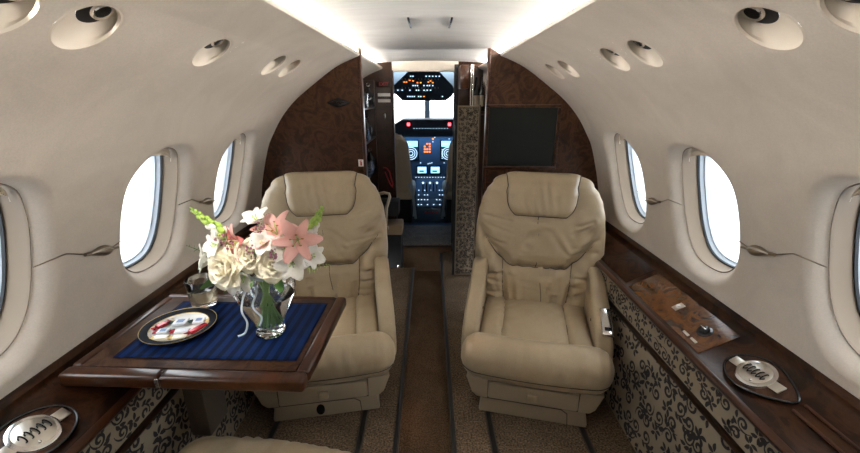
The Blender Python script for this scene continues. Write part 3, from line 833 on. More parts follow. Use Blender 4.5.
    m = mb('seatplastic'); m.prism([(-.205, .004), (.215, .004), (.2, .092), (-.19, .092)], -.282, .20, 'y', .010); pd = m.build('pedestal', ch, angle=35)
    m = mb('piping').tube([(.14, -.2835, .006), (.135, -.2835, .060), (.112, -.2835, .076), (-.19, -.2835, .078)], .0018, 6); m.build('seam', pd)
    if oval:
        mb('black').lathe([(0, 0), (.019, 0), (.019, .003), (0, .004)], (-.02, -.2825, .042), 24, Matrix.Rotation(PI / 2, 3, 'X') @ Matrix.Diagonal((.85, 1.25, 1))).build('socket', pd)
    return ch
chair('cream leather armchair right of the aisle, nothing in front of it', (.458, 1.545, 0), math.radians(-13), 3, control=1)
chair('cream leather armchair left of the aisle, behind the table and the flowers', (-.462, 1.565, 0), math.radians(10), 8, oval=True)
chair('cream leather armchair at the bottom edge, only its cushion front in view below the table', (-.45, .545, 0), math.radians(172), 12)

# cream rail beside the left chair
t = thing('grab_rail', 'short cream bent rail beside the top of the left armchair', 'rail', (-.255, 2.17, .70))
mb('seatplastic').tube([(-.03, .02, .0), (.0, 0, .012), (.028, -.01, .008), (.032, -.01, -.01), (.01, 0, -.075), (0, .01, -.20)], .009, 8).build('rail', t)
mb('seatplastic').box((-.018, .0, -.21), (.018, .03, -.19), .004).build('foot', t)

# ------------------------------------------------------------------ table
TZ = .602
tb = thing('table', 'glossy walnut fold-out table by the left windows', 'table', (-.574, .98, TZ), -.04)
hx, hy = .292, .2
m = mb('wooddark').box((-.285, -.196, -.030), (.285, .196, -.003), .003); m.build('tabletop', tb)
m = mb('burl').box((-.262, -.175, -.006), (.262, .175, -.0005), .0005); m.build('burl_panel', tb)
def edge(lo, hi): return mb('mahogany').box(lo, hi, .009, 4)
edge((-hx, -hy - .012, -.034), (-.052, -hy + .026, .0)).build('edge', tb)
edge((-.050, -hy - .012, -.034), (hx, -hy + .026, .0)).build('edge', tb)
edge((hx - .03, -hy + .026, -.034), (hx + .002, hy, .0)).build('edge', tb)
edge((-hx, hy - .026, -.034), (hx - .03, hy, .0)).build('edge', tb)
edge((-hx, -hy + .026, -.034), (-hx + .03, hy - .026, .0)).build('edge', tb)
m = mb('chrome').box((-.056, -hy - .0135, -.028), (-.046, -hy - .011, -.004), .001); m.build('hinge', tb)
m = mb('trackmetal').box((-.10, -.12, -.05), (.02, .12, -.031), .004).box((-.13, -.05, -.34), (-.07, .05, -.045), .006); m.build('support', tb)
pm = tag(mb('navy').grid(lambda u, v: Vector((lerp(-.205, .255, u) + .0 , lerp(-.142, .142, v), .0018 + .0008 * math.sin(u * 9) * math.sin(v * 7))), 46, 20).build('placemat', loc=(-.578, .98, TZ)), 'navy blue striped placemat spread on the walnut table', 'placemat'); pm.rotation_euler.z = -.03
md = pm.modifiers.new('thick', 'SOLIDIFY'); md.thickness = .0014; md.offset = 1
ZT = TZ + .0042
# plate
pl = thing('plate', 'white dessert plate with a black and gold rim', 'plate', (-.694, .968, ZT))
mb('china').lathe([(0, .003), (.055, .003), (.066, .006), (.0735, .0095), (.0735, .0075), (.06, .002), (.05, 0), (0, 0)], n=64).build('dish', pl, angle=60)
mb('rimblack').lathe([(.0735, .0098), (.0745, .0101), (.091, .0145), (.0925, .0143), (.0925, .0130), (.0735, .0078)], n=64, closed=True).build('black_rim', pl)
m = mb('gold').lathe([(.0925, .0147), (.0934, .0150), (.0934, .0128), (.0925, .0127)], n=64, closed=True); m.lathe([(.0722, .0100), (.0734, .0103), (.0734, .0086), (.0722, .0084)], n=64, closed=True); m.build('gold_line', pl)
# wrapped sweets
def sweet(x, y, rz, body, e1, e2, label, lab=None, ln=.030, wd=.020, zo=0):
    ln *= 1.12; wd *= 1.25
    t = thing('wrapped_sweet', label, 'sweet', (x, y, ZT + .0043 + zo), math.radians(rz), 'wrapped sweets on the plate')
    mb(body).box((-ln / 2, -wd / 2, 0), (ln / 2, wd / 2, .0085), .0025, 3).build('wrapper', t)
    for s, c in ((-1, e1), (1, e2)):
        m = mb(c)
        def fan(u, v):
            w_ = lerp(.003, .009, u) ; a = (v - .5) * 2
            return Vector((s * (ln / 2 - .001 + .012 * u), a * w_, .0045 + .0018 * math.sin(a * 9) * u))
        m.grid(fan, 5, 14); o = m.build('twist', t); mo = o.modifiers.new('thick', 'SOLIDIFY'); mo.thickness = .0006
    if lab: mb(lab).box((-ln * .26, -wd * .28, .0085), (ln * .26, wd * .28, .0088)).build('print', t)
sweet(-.699, .985, 8, 'foil', 'foilgreen', 'foilgreen', 'silver and green sweet with a blue print, middle of the plate', 'bluelabel', .032, .024, .003)
sweet(-.655, .997, 10, 'foil', 'foilred', 'gold', 'silver sweet with a blue print, nearest the drink glass', 'bluelabel', .026, .020)
sweet(-.722, .943, 8, 'foil', 'foilred', 'foilred', 'silver sweet with red twists, left of the plate middle', 'bluelabel', .026, .02)
sweet(-.672, .944, 8, 'foil', 'foilred', 'gold', 'silver sweet with one red twist, right of the plate middle', None, .032, .018)
sweet(-.636, .958, 62, 'foilred', 'foilred', 'gold', 'dark red sweet with a gold twist, right edge of the plate', None, .044, .014)
sweet(-.744, .978, 62, 'foilred', 'foilred', 'foilcream', 'dark red sweet with a cream twist, left edge of the plate', None, .034, .014)
sweet(-.708, .913, 6, 'foilcream', 'gold', 'gold', 'cream sweet with gold twists, front left of the plate', None, .032, .014)
sweet(-.662, .916, 4, 'foilcream', 'gold', 'gold', 'cream sweet with gold twists, front right of the plate', None, .030, .014)
# tumbler
gl = thing('tumbler', 'whisky tumbler of pale amber drink with ice, behind the plate', 'glass', (-.702, 1.112, ZT))
R = .040
mb('glass').lathe([(0, .0), (R - .005, 0), (R - .003, .002), (R + .003, .085), (R + .0018, .0858), (R + .0005, .085), (R - .005, .016), (R - .009, .012), (0, .012)], n=48).build('cup', gl, angle=70)
mb('amber').lathe([(0, .0115), (R - .009, .0115), (R - .0042, .0162), (R - .0014, .052), (0, .052)], n=48).build('drink', gl, angle=50)
for q, (x, y, z, a) in enumerate(((-.012, -.008, .044, .3), (.013, .004, .047, .9), (-.001, .014, .040, 1.4))):
    mb('ice').box((x - .011, y - .011, z - .011), (x + .011, y + .011, z + .011), .003, 2, Matrix.Rotation(a, 3, Vector((.3, .5, 1)).normalized())).build('ice_cube', gl)
# ------------------------------------------------------------------ vase and flowers
VX, VY = -.436, .955
va = thing('vase', 'clear glass urn vase half full of water, on the navy placemat', 'vase', (VX, VY, ZT))
out = [(0, 0), (.036, 0), (.039, .003), (.038, .008), (.034, .018), (.040, .040), (.058, .080), (.073, .115), (.078, .138), (.075, .158), (.061, .174), (.050, .184), (.050, .190), (.058, .200)]
oc = catmull(out[4:], 5); outer = out[:4] + oc
inner = [(max(0, r - .0028), z) for r, z in oc[::-1]]; inner = [(r, z) for r, z in inner if z > .022] + [(.030, .018), (0, .016)]
mb('glass').lathe(outer + inner, n=64).build('glass_body', va, angle=60)
wl = [(r - .0022, z) for r, z in oc if .024 < z < .118]
mb('water').lathe([(0, .0155), (.029, .0175)] + wl + [(0, wl[-1][1])], n=56).build('water', va, angle=50)
# ribbon round the neck
m = mb('ribbon')
def band(u, v):
    a = 2 * PI * u; r = .0525 + .0006 * math.sin(7 * a); return Vector((r * math.cos(a), r * math.sin(a), lerp(.181, .190, v)))
m.grid(band, 48, 2)
def strip(pts, w_):
    P = [Vector(p) for p in pts]; Q = []
    for i in range(len(P) - 1):
        p0, p1, p2, p3 = P[max(i - 1, 0)], P[i], P[i + 1], P[min(i + 2, len(P) - 1)]
        for k in range(6):
            t = k / 6; Q.append(.5 * (2 * p1 + (p2 - p0) * t + (2 * p0 - 5 * p1 + 4 * p2 - p3) * t * t + (3 * p1 - p0 - 3 * p2 + p3) * t ** 3))
    Q.append(P[-1]); vs = []
    for i, q in enumerate(Q):
        t = (Q[min(i + 1, len(Q) - 1)] - Q[max(i - 1, 0)]).normalized(); sd = t.cross(Vector((0, -1, .15))).normalized()
        vs += [q + sd * w_ / 2, q - sd * w_ / 2]
    m.add(vs, [(2 * i, 2 * i + 1, 2 * i + 3, 2 * i + 2) for i in range(len(Q) - 1)])
strip([(-.004, -.051, .185), (-.030, -.052, .20), (-.044, -.054, .192), (-.030, -.055, .178), (-.004, -.053, .184)], .005)
strip([(-.004, -.051, .185), (.018, -.054, .203), (.032, -.056, .198), (.022, -.056, .182), (-.004, -.053, .184)], .005)
strip([(-.004, -.052, .184), (-.022, -.066, .150), (-.030, -.078, .11), (-.026, -.068, .07), (-.040, -.060, .035), (-.062, -.056, .022)], .005)
strip([(-.004, -.052, .184), (.008, -.066, .155), (-.002, -.076, .12), (.012, -.068, .085), (.0, -.060, .055)], .005)
rb = m.build('ribbon', va, recalc=False); mo = rb.modifiers.new('thick', 'SOLIDIFY'); mo.thickness = .0006

NECK = Vector((VX, VY, ZT + .187))
fl_rnd = random.Random(5)
def quat_to(d): return Vector(d).normalized().to_track_quat('Z', 'Y').to_matrix()
nstem = [0]
def stem_path(head, d):
    """from inside the vase, through the neck, to the flower head"""
    k = nstem[0]; nstem[0] += 1; a = k * 2.39996; r = .026 * math.sqrt(((k * 7) % 23) / 23)
    n = NECK + Vector((r * math.cos(a), r * math.sin(a), .006)); b = Vector((VX - .024 * math.cos(a + .5) * (.5 + .5 * ((k * 5) % 7) / 6), VY - .024 * math.sin(a + .5) * (.5 + .5 * ((k * 5) % 7) / 6), ZT + .026 + .0012 * (k % 9)))
    c = head - Vector(d).normalized() * .03
    P = [b, b.lerp(n, .5), n, n.lerp(c, .5) + Vector((0, 0, .008)), c, head]
    return [P[0]] + [p for i in range(len(P) - 1) for p in (P[i].lerp(P[i + 1], .5), P[i + 1])]
def petal_grid(m, rot, c, L_, w_, base_ang, lift, curl, cup, shape=1.0, ruffle=0, r0=.002, nu=8, nv=10):
    """petal leaving the axis Z at azimuth base_ang; lift = elevation at base, curl = change of elevation along length"""
    ca, sa = math.cos(base_ang), math.sin(base_ang)
    # centre line by integration
    line = [Vector((r0, 0, 0))]; el = lift
    for k in range(nv):
        el = lift + curl * (k + .5) / nv
        line.append(line[-1] + Vector((math.cos(el), 0, math.sin(el))) * (L_ / nv))
    def f(u, v):
        i = v * nv; k = min(int(i), nv - 1); p = line[k].lerp(line[k + 1], i - k); el = lift + curl * v
        t = u * 2 - 1; ww = w_ * (math.sin(PI * (v ** shape) * .94 + .06)) ** .75
        nrm = Vector((-math.sin(el), 0, math.cos(el)))
        q = p + Vector((0, t * ww, 0)) + nrm * (cup * ww * t * t + ruffle * math.sin(v * 9 + t * 5) * v)
        q = Vector((q.x * ca - q.y * sa, q.x * sa + q.y * ca, q.z))
        return rot @ q + c
    m.grid(f, nu, nv)
def flower(name, label, cat, head, d, group, stem=True):
    t = thing(name, label, cat, head, 0, group); d = Vector(d).normalized()
    if stem:
        P = [p - Vector(head) for p in stem_path(Vector(head), d)]
        mb('stem').tube(P, .0019, 7).build('stem', t)
    return t, quat_to(d)
Z0 = Vector((0, 0, 0))
def rose(head, d, size, label, mat='petalcream'):
    size *= 1.12
    t, q = flower('rose', label, 'rose', head, d, 'cream roses in the vase')
    m = mb(mat); k = 0
    for ring, (n, L_, w_, lift, curl, r0) in enumerate(((3, .62, .26, 1.65, -.15, .02), (4, .72, .34, 1.52, -.35, .10), (5, .80, .42, 1.30, -.55, .16), (5, .86, .48, 1.02, -.85, .20), (6, .92, .52, .70, -1.0, .22))):
        for i in range(n):
            petal_grid(m, q, Z0, L_ * size, w_ * size, 2 * PI * (i + .37 * ring) / n + fl_rnd.uniform(-.12, .12), lift, curl, .55 if ring < 3 else .35, .8, .02 * size, r0 * size * .6, 8, 8)
    o = m.build('petals', t, recalc=False); mo = o.modifiers.new('thick', 'SOLIDIFY'); mo.thickness = .0007
    m = mb('stem')
    for i in range(5): petal_grid(m, q, q @ Vector((0, 0, -.004)), size * .6, size * .12, 2 * PI * i / 5, -.2, -.6, .2, .8, 0, .003, 3, 5)
    m.build('sepals', t, recalc=False)
def lily(head, d, size, label, mats, spin=0):
    t, q = flower('lily', label, 'lily', head, d, 'pink lilies in the vase')
    for i in range(6):
        m = mb(mats[i % len(mats)])
        petal_grid(m, q, Z0, size, size * (.20 if i % 2 else .25), spin + 2 * PI * i / 6, 1.15 if i % 2 else 1.0, -1.25, .30, .85, .012 * size, .004, 8, 12)
        o = m.build('petal', t, recalc=False); mo = o.modifiers.new('thick', 'SOLIDIFY'); mo.thickness = .0008
    for i in range(5):
        a = 2 * PI * i / 5 + .3; tip = q @ Vector((math.cos(a) * size * .22, math.sin(a) * size * .22, size * .55))
        m = mb('lime').tube([Z0, tip * .6 + (q @ Vector((0, 0, .1 * size))), tip], .0009, 5)
        m.mat('stamen').ball(tip, .0035, 8, (1, .5, .5)); m.build('stamen', t)
def alstro(head, d, size, label, spin=0, mat='petalwhite'):
    size *= 1.18
    t, q = flower('alstroemeria', label, 'flower', head, d, 'white alstroemeria in the vase')
    m = mb(mat)
    for i in range(6):
        petal_grid(m, q, Z0, size * (1 if i % 2 else .92), size * (.42 if i % 2 else .32), spin + 2 * PI * i / 6, 1.05, -.85, .25, .62, .03 * size, .003, 7, 9)
    o = m.build('petals', t, recalc=False); mo = o.modifiers.new('thick', 'SOLIDIFY'); mo.thickness = .0006
    m = mb('lime')
    for i in range(4):
        a = 2 * PI * i / 4 + spin; tip = q @ Vector((math.cos(a) * size * .12, math.sin(a) * size * .12, size * .5)); m.tube([Z0, tip], .0007, 5)
        m.ball(tip, .0018, 6)
    m.build('stamens', t)
def snap(base_, tip, label):
    base_, tip = Vector(base_), Vector(tip); ax = tip - base_
    t, q = flower('snapdragon', label, 'flower', base_, ax, 'green snapdragon spikes in the vase')
    mb('stem').tube([Z0, ax * .5 + Vector((0, 0, .004)), ax], [.0022, .0018, .001], 7).build('spike_stem', t)
    m = mb('lime'); n = 26
    for k in range(n):
        f = k / (n - 1); a = k * 2.4; r = lerp(.0125, .003, f); s = lerp(.0088, .0026, f)
        c = ax * (.02 + .97 * f) + q @ Vector((math.cos(a) * r, math.sin(a) * r, 0))
        m.mat('petalwhite' if (f < .42 and k % 3) else 'lime'); m.ball(c, s, 8, (1, 1, 1.35), q)
    m.build('buds', t)
def sprig(base_, tip, label, mat, kind='dots', n=30, spread=.03, name='filler_sprig', cat='sprig'):
    base_, tip = Vector(base_), Vector(tip); ax = tip - base_
    t, q = flower(name, label, cat, base_, ax, 'filler sprigs in the vase')
    rn = random.Random(int(abs(base_.x * 1e4) + abs(tip.z * 1e3)))
    m = mb('leaf' if kind != 'dots' else 'stem'); m.tube([Z0, ax], [.0012, .0006], 5)
    m2 = mb(mat)
    for k in range(n):
        f = rn.uniform(.1, 1); an = rn.uniform(0, 2 * PI); p0 = ax * f
        l = spread * (1.1 - .7 * f) * rn.uniform(.5, 1)
        p1 = p0 + q @ Vector((math.cos(an) * l, math.sin(an) * l, l * .7))
        if kind == 'dots': m.tube([p0, p1], .0005, 4); m2.ball(p1, rn.uniform(.0018, .0034), 6)
        else:
            dd = (p1 - p0).normalized(); petal_grid(m2, quat_to(dd), p0, l * 1.2, l * .16, an, 1.35, -.4, .15, .8, 0, .0005, 2, 5)
    m.build('twigs', t); m2.build('blossoms' if kind == 'dots' else 'leaflets', t, recalc=False)
def leaf(base_, tip, w_, label):
    base_, tip = Vector(base_), Vector(tip); ax = tip - base_
    t, q = flower('leaf', label, 'leaf', base_, ax, 'loose leaves in the vase')
    m = mb('leaf'); petal_grid(m, q, Z0, ax.length, w_, fl_rnd.uniform(0, 6), 1.35, -.5, .15, .9, 0, .001, 4, 9); m.build('blade', t, recalc=False)
Y = .94
rose((-.433, .905, .852), (-.1, -1, .35), .040, 'cream rose in the middle, right of the widest rose')
rose((-.489, .900, .822), (-.35, -1, .30), .050, 'widest cream rose, low left in the bouquet')
rose((-.380, .905, .832), (.15, -1, .30), .045, 'cream rose right of the bouquet centre, above the vase neck')
lily((-.462, .925, .878), (-.7, -.8, .15), .058, 'dark pink lily on the left, facing left', ['petalrose', 'petalpink'], .4)
lily((-.374, .930, .895), (-.15, -.55, .8), .066, 'pale pink lily at the top, petals pointing up', ['petalpink'], .2)
lily((-.318, .905, .893), (.25, -1, .25), .064, 'pink lily on the right, open star facing the camera', ['petalpink'], 0)
WA = [((-.424, .94, .925), (-.2, -.4, 1), .036, 'white alstroemeria at the top left of the pale lily'), ((-.515, .92, .872), (-.6, -.8, .4), .036, 'white alstroemeria on the left below the green spike'),
      ((-.550, .93, .832), (-.9, -.5, .2), .038, 'white alstroemeria farthest left'), ((-.484, .90, .792), (-.15, -1, -.35), .034, 'white alstroemeria hanging lowest, left of the vase neck'),
      ((-.335, .90, .836), (.3, -1, .1), .042, 'white alstroemeria right of the vase neck, low'), ((-.301, .92, .847), (.8, -.7, .15), .036, 'white alstroemeria farthest right'),
      ((-.347, .90, .872), (.15, -1, .2), .034, 'white alstroemeria just below the star lily'), ((-.395, .90, .885), (0, -1, .5), .032, 'small white alstroemeria in the centre between the pink lilies'),
      ((-.455, .90, .800), (-.1, -1, -.3), .034, 'white alstroemeria at the vase neck under the middle rose')]
for i, (p, d, s, l) in enumerate(WA): alstro(p, d, s, l, i * .5)
snap((-.505, .93, .895), (-.578, .93, .965), 'green and white snapdragon spike leaning left')
snap((-.300, .93, .893), (-.258, .93, .968), 'green and white snapdragon spike leaning right')
sprig((-.52, .93, .83), (-.598, .92, .872), 'thin green twig sticking out far left', 'leaf', 'leaf', 22, .018)
sprig((-.32, .93, .81), (-.252, .93, .815), 'small fern tip low on the right', 'lime', 'leaf', 30, .018, 'fern', 'fern')
for i, (b_, t_, l) in enumerate((((-.41, .91, .83), (-.425, .875, .885), 'mauve filler sprig between the middle roses'), ((-.44, .93, .88), (-.40, .90, .93), 'mauve filler sprig near the top'), ((-.36, .91, .84), (-.365, .87, .875), 'mauve filler sprig above the right rose'), ((-.48, .93, .86), (-.505, .90, .90), 'mauve filler sprig on the left near the dark lily'))):
    sprig(b_, t_, l, 'mauve', 'dots', 34, .022)
leaf((-.47, .93, .80), (-.578, .93, .795), .018, 'dark leaf low on the left of the bouquet')
leaf((-.44, .96, .80), (-.53, .97, .85), .02, 'dark leaf behind the left roses')
leaf((-.40, .92, .80), (-.352, .875, .795), .014, 'dark leaf at the right of the vase neck')
leaf((-.43, .90, .80), (-.44, .862, .800), .012, 'dark leaf at the front of the vase neck')
leaf((-.46, .93, .80), (-.53, .91, .775), .014, 'dark leaf drooping at the left of the vase neck')
# ------------------------------------------------------------------ forward vestibule
cb = thing('bulkhead', 'dark walnut doorway bulkhead at the cockpit entrance', 'bulkhead', (0, 3.1, 0))
mb('wooddark').box((-.95, 0, -.18), (-.275, .04, 1.46), .002).build('panel', cb)
mb('wooddark').box((.205, 0, -.18), (.95, .04, 1.46), .002).build('panel', cb)
mb('blackmatt').box((.176, -.012, -.18), (.206, .05, 1.44), .003).build('jamb', cb)
mb('wooddark').box((-.285, -.012, .06), (-.268, .05, 1.40), .003).build('jamb', cb)
mb('wall').box((-.275, 0, 1.392), (.205, .04, 1.50)).build('header', cb)
ex = thing('exit_sign', 'small dark sign with red EXIT letters beside the cockpit doorway', 'sign', (-.338, 3.098, 1.305))
mb('wooddark').box((-.05, -.004, -.02), (.05, 0, .02), .001).build('board', ex)
text_mesh('lettering', 'EXIT', .034, Matrix.Translation((0, -.005, 0)) @ Matrix.Rotation(PI / 2, 4, 'X'), 'red', ex)
for z, l in ((1.232, 'upper cream name plate under the exit sign'), (1.19, 'lower cream name plate under the exit sign')):
    o = tag(mb('china').box((-.046, -.004, -.011), (.046, 0, .011), .001).build('name_plate', loc=(-.338, 3.099, z)), l, 'plate', 'cream plates by the cockpit doorway')
t = thing('wall_hook', 'small chrome hook on the dark panel left of the cockpit doorway', 'hook', (-.338, 3.099, 1.08))
mb('chrome').box((-.008, -.004, -.02), (.008, 0, .02), .001).build('plate', t)
mb('chrome').tube([(0, -.004, .01), (0, -.018, .004), (0, -.02, -.012), (0, -.012, -.02)], .003, 8).build('hook', t)
t = thing('cord', 'red looped cord hanging left of the cockpit doorway', 'cord', (-.325, 3.075, .62))
P = [(-.035, 0, .08), (-.01, 0, .075), (.012, 0, .045), (.02, 0, .01), (.034, 0, -.05), (.03, 0, -.075), (.012, 0, -.045), (-.006, 0, .0), (-.022, 0, .045)]
mb('redcord').tube([p for i in range(len(P) - 1) for p in (P[i], tuple((a + b) / 2 for a, b in zip(P[i], P[i + 1])))] + [P[-1]], .0045, 8).build('loop', t)
# galley unit with glassware behind the left bulkhead
g = thing('galley_cabinet', 'dark galley cabinet with open shelves behind the left bulkhead', 'cabinet', (-.60, 2.55, 0))
m = mb('wooddark'); m.box((-.22, -.38, 0), (.18, .50, .46), .003).box((-.22, -.38, .46), (-.20, .50, 1.33), .002).box((-.20, .48, .46), (.20, .50, 1.33), .002).box((-.20, -.38, .46), (.20, -.36, 1.33), .002); m.build('carcass', g)
for z in (.70, .93, 1.14): mb('wooddark').box((-.20, -.36, z), (.20, .48, z + .012), .002).build('shelf', g)
dk = 0
for z, items in ((.712, ((-.42, 2.42), (-.43, 2.56), (-.42, 2.74), (-.43, 2.90))), (.942, ((-.43, 2.46), (-.42, 2.60), (-.43, 2.80))), (1.152, ((-.43, 2.40), (-.42, 2.54), (-.43, 2.70), (-.42, 2.88)))):
    for i, (x, y) in enumerate(items):
        lev = {.712: 'lower', .942: 'middle', 1.152: 'upper'}[z]; order = ['nearest', 'second', 'third', 'fourth'][i]
        if (i + dk) % 2:
            t = thing('decanter', 'dark glass decanter on the %s galley shelf, %s to the bulkhead' % (lev, order), 'decanter', (x, y, z), 0, 'galley glassware')
            mb('black').lathe([(0, 0), (.032, 0), (.036, .006), (.036, .07), (.022, .098), (.012, .11), (.012, .13), (0, .13)], n=20).build('body', t)
            mb('glass').ball((0, 0, .145), .014, 12).build('stopper', t)
        else:
            t = thing('glass_goblet', 'clear glass on the %s galley shelf, %s to the bulkhead' % (lev, order), 'glass', (x, y, z), 0, 'galley glassware')
            mb('glass').lathe([(0, 0), (.030, 0), (.033, .085), (.031, .085), (.027, .012), (0, .012)], n=20).build('bowl', t)
    dk += 1
js = thing('jump_seat', 'dark folded jump seat with a tan cushion left of the aisle, before the cockpit', 'seat', (-.265, 2.92, 0))
mb('blackmatt').box((-.13, -.02, .36), (.03, .13, .47), .01).build('backrest', js)
mb('tan').box((-.075, -.06, .22), (.055, .12, .30), .012).build('cushion', js)
mb('blackmatt').box((-.13, -.04, -.18), (.045, .14, .215), .006).build('base', js)
mb('chrome').box((.01, -.045, -.06), (.03, -.038, -.03), .002).build('latch', js)
# damask divider right of the aisle
dv = thing('divider', 'black and gold patterned divider panel right of the aisle', 'divider', (.24, 2.62, 0))
m = mb('damask').box((-.066, 0, .005), (.072, .028, 1.165), .003); m.mat('scroll')
scrolls(m, lambda a, b: Vector((-.062 + a, -.0009, .01 + b)), .132, 1.15, .023, 77, 1.15)
m.build('panel', dv, recalc=False)
mb('blackmatt').box((-.082, -.004, .005), (-.066, .034, 1.17), .003).build('edge_post', dv)
mb('trackmetal').box((.072, -.004, .005), (.080, .034, 1.17), .003).build('edge_post', dv)
# glossy cabinet above/behind the divider with bottles
gc = thing('bar_cabinet', 'glossy walnut bar cabinet behind the patterned divider', 'cabinet', (.34, 2.85, 0))
m = mb('wooddark'); m.box((-.13, 0, .01), (.25, .22, 1.10), .003).box((-.13, .20, 1.10), (.25, .22, 1.42), .003); m.build('carcass', gc)
mb('mahogany').box((-.138, -.006, 1.10), (.25, .0, 1.125), .003).build('counter_edge', gc)
mb('mahogany').box((-.138, -.006, 1.27), (-.08, .22, 1.42), .006).build('fascia', gc)
for x in (-.066, -.052): mb('chrome').tube([(x, -.004, 1.12), (x, -.004, 1.42)], .004, 8).build('rail', gc)
mb('chrome').box((.04, .195, 1.13), (.10, .199, 1.40)).build('mirror', gc)
for x, l in ((.318, 'dark bottle on the bar cabinet, left of the two'), (.352, 'dark bottle on the bar cabinet, right of the two')):
    t = thing('bottle', l, 'bottle', (x, 2.90, 1.105), 0, 'dark bottles on the bar cabinet')
    mb('black').lathe([(0, 0), (.017, 0), (.018, .004), (.018, .16), (.010, .19), (.008, .24), (0, .24)], n=18).build('body', t)
    mb('bronze').lathe([(.0182, .05), (.0183, .052), (.0183, .12), (.0182, .122)], n=18).build('label', t)

# ------------------------------------------------------------------ cockpit
CY = 4.75
struct(mb('cockpit').box((-1.0, 3.1, .03), (1.0, CY, .064)).build('floor_cockpit', smooth=False))
m = mb('cockpit'); m.box((-.95, 3.14, .05), (-.9, CY, 1.5)); struct(m.build('wall_cockpit_left', smooth=False))
m = mb('cockpit'); m.box((.9, 3.14, .05), (.95, CY, 1.5)); struct(m.build('wall_cockpit_right', smooth=False))
struct(mb('cockpitlight').box((-.95, 3.14, 1.47), (.95, CY - .2, 1.5)).build('ceiling_cockpit', smooth=False))
m = mb('cockpit'); m.box((-.95, CY - .04, .05), (.95, CY, .93)); m.mat('cockpitlight').box((-.95, CY - .06, 1.25), (.95, CY, 1.5)); struct(m.build('wall_front', smooth=False))
for i, (x0, x1) in enumerate(((-.9, -.06), (-.03, .9))):
    w_ = struct(mb('cockpitlight').box((x0 if i else x1, CY - .05, .93), ((x0 if i else x1) + .03, CY - .01, 1.25)).build('window_%d' % (13 + i), smooth=False))
    m = mb('pane'); m.add([(x0, CY - .03, .93), (x1, CY - .03, .93), (x1, CY - .03, 1.25), (x0, CY - .03, 1.25)], [(0, 1, 2, 3)]); m.build('pane', w_, smooth=False)
# overhead panel
oh = thing('overhead_panel', 'dark blue overhead switch panel across the cockpit windshield top', 'control panel', (-.055, 3.88, 1.335))
rot = Matrix.Rotation(math.radians(-12), 4, 'X')
out = [(x * 1.12, z * 1.12) for x, z in [(-.10, .115), (.10, .115), (.235, -.02), (.25, -.055), (.23, -.10), (.18, -.135), (-.18, -.135), (-.235, -.085), (-.30, -.075), (-.30, -.03), (-.24, -.01)]]
m = mb('glare').prism(out, 0, .05, 'y', .006); p = m.build('housing', oh)
def dots(name, par, mat, pts, w_, h_, y=-.004):
    for x, z in pts: mb(mat).box((x - w_ / 2, y, z - h_ / 2), (x + w_ / 2, y + .004, z + h_ / 2)).build(name, par, smooth=False)
rnd = random.Random(4)
dots('switch_legend', oh, 'whitelit', [(x, z) for z, xs in ((.06, (-.12, -.10, .02, .05, .08, .11, .14)), (-.02, (-.10, -.08, -.06, .0, .03, .05, .08)), (-.06, (-.28, -.24, -.20, -.13, -.07, -.05, .0, .03, .06)), (-.115, (-.15, -.13, -.11, -.09, -.05, -.03, .17))) for x in xs], .012, .010)
dots('amber_light', oh, 'orangelit', [(-.18, .01), (-.16, .01), (-.13, .025), (-.10, .02), (-.06, .005), (-.03, .005), (.04, .01), (.06, .02), (.08, .005), (.0, -.115)], .014, .009)
dots('toggle_switch', oh, 'grey', [(-.2 + .03 * i, z) for i in range(12) for z in (.035, -.04)], .005, .014, -.010)
# glareshield & main panel
ip = thing('instrument_panel', 'blue-lit cockpit instrument panel under a dark glareshield', 'control panel', (0, 4.25, 0))
mb('cockpit').box((-.85, 0, .064), (.85, .12, .90), .01).build('panel', ip)
m = mb('glare').prism([(-.85, .88), (-.40, .93), (-.28, 1.00), (.26, 1.00), (.40, .93), (.85, .88), (.85, .83), (-.85, .83)], -.12, .25, 'y', .01); m.build('glareshield', ip)
def scr(name, x0, x1, z0, z1, kind):
    f = mb('black').box((x0 - .008, -.012, z0 - .008), (x1 + .008, .0, z1 + .008), .003).build(name, ip)
    mb('blueline' if False else 'glare').box((x0, -.0135, z0), (x1, -.012, z1)).build('glass', f)
    m = mb('blueline'); w_ = x1 - x0; h_ = z1 - z0
    if kind == 'att':
        m.box((x0 + .03 * w_, -.0145, z0 + .68 * h_), (x1 - .03 * w_, -.0136, z0 + .97 * h_)).mat('whitelit')
        m.box((x0 + .1 * w_, -.0150, z0 + .80 * h_), (x0 + .5 * w_, -.0146, z0 + .86 * h_))
        for r in (.42, .28, .14):
            pts = [Vector((x0 + w_ * .5 + r * w_ * math.cos(a), -.0142, z0 + h_ * .33 + r * w_ * math.sin(a))) for a in [2 * PI * k / 28 for k in range(29)]]
            m.tube(pts, .0035, 4, caps=False)
        for k in range(5): m.box((x0 + w_ * .05, -.0145, z0 + h_ * (.06 + .11 * k)), (x0 + w_ * .14, -.0136, z0 + h_ * (.10 + .11 * k)))
    else:
        m.box((x0 + .04 * w_, -.0145, z0 + .1 * h_), (x1 - .04 * w_, -.0136, z0 + .92 * h_))
        m.mat('whitelit').box((x0 + .06 * w_, -.0150, z0 + .55 * h_), (x1 - .06 * w_, -.0146, z0 + .85 * h_)); m.mat('glare').box((x0 + .2 * w_, -.0155, z0 + .25 * h_), (x1 - .3 * w_, -.0151, z0 + .45 * h_))
    m.build('display', f, smooth=False)
scr('flight_display', -.275, -.125, .585, .785, 'att')
scr('flight_display', .115, .265, .585, .785, 'att')
scr('data_display', -.135, -.035, .435, .515, 'x')
scr('data_display', .005, .105, .435, .515, 'x')
dots('annunciator', ip, 'orangelit', [(-.055 + .026 * i, .665 + .028 * j) for i in range(3) for j in range(4) if (i, j) not in ((1, 2), (0, 3))] + [(.03, .80), (.035, .83), (.02, .86)], .018, .016, -.006)
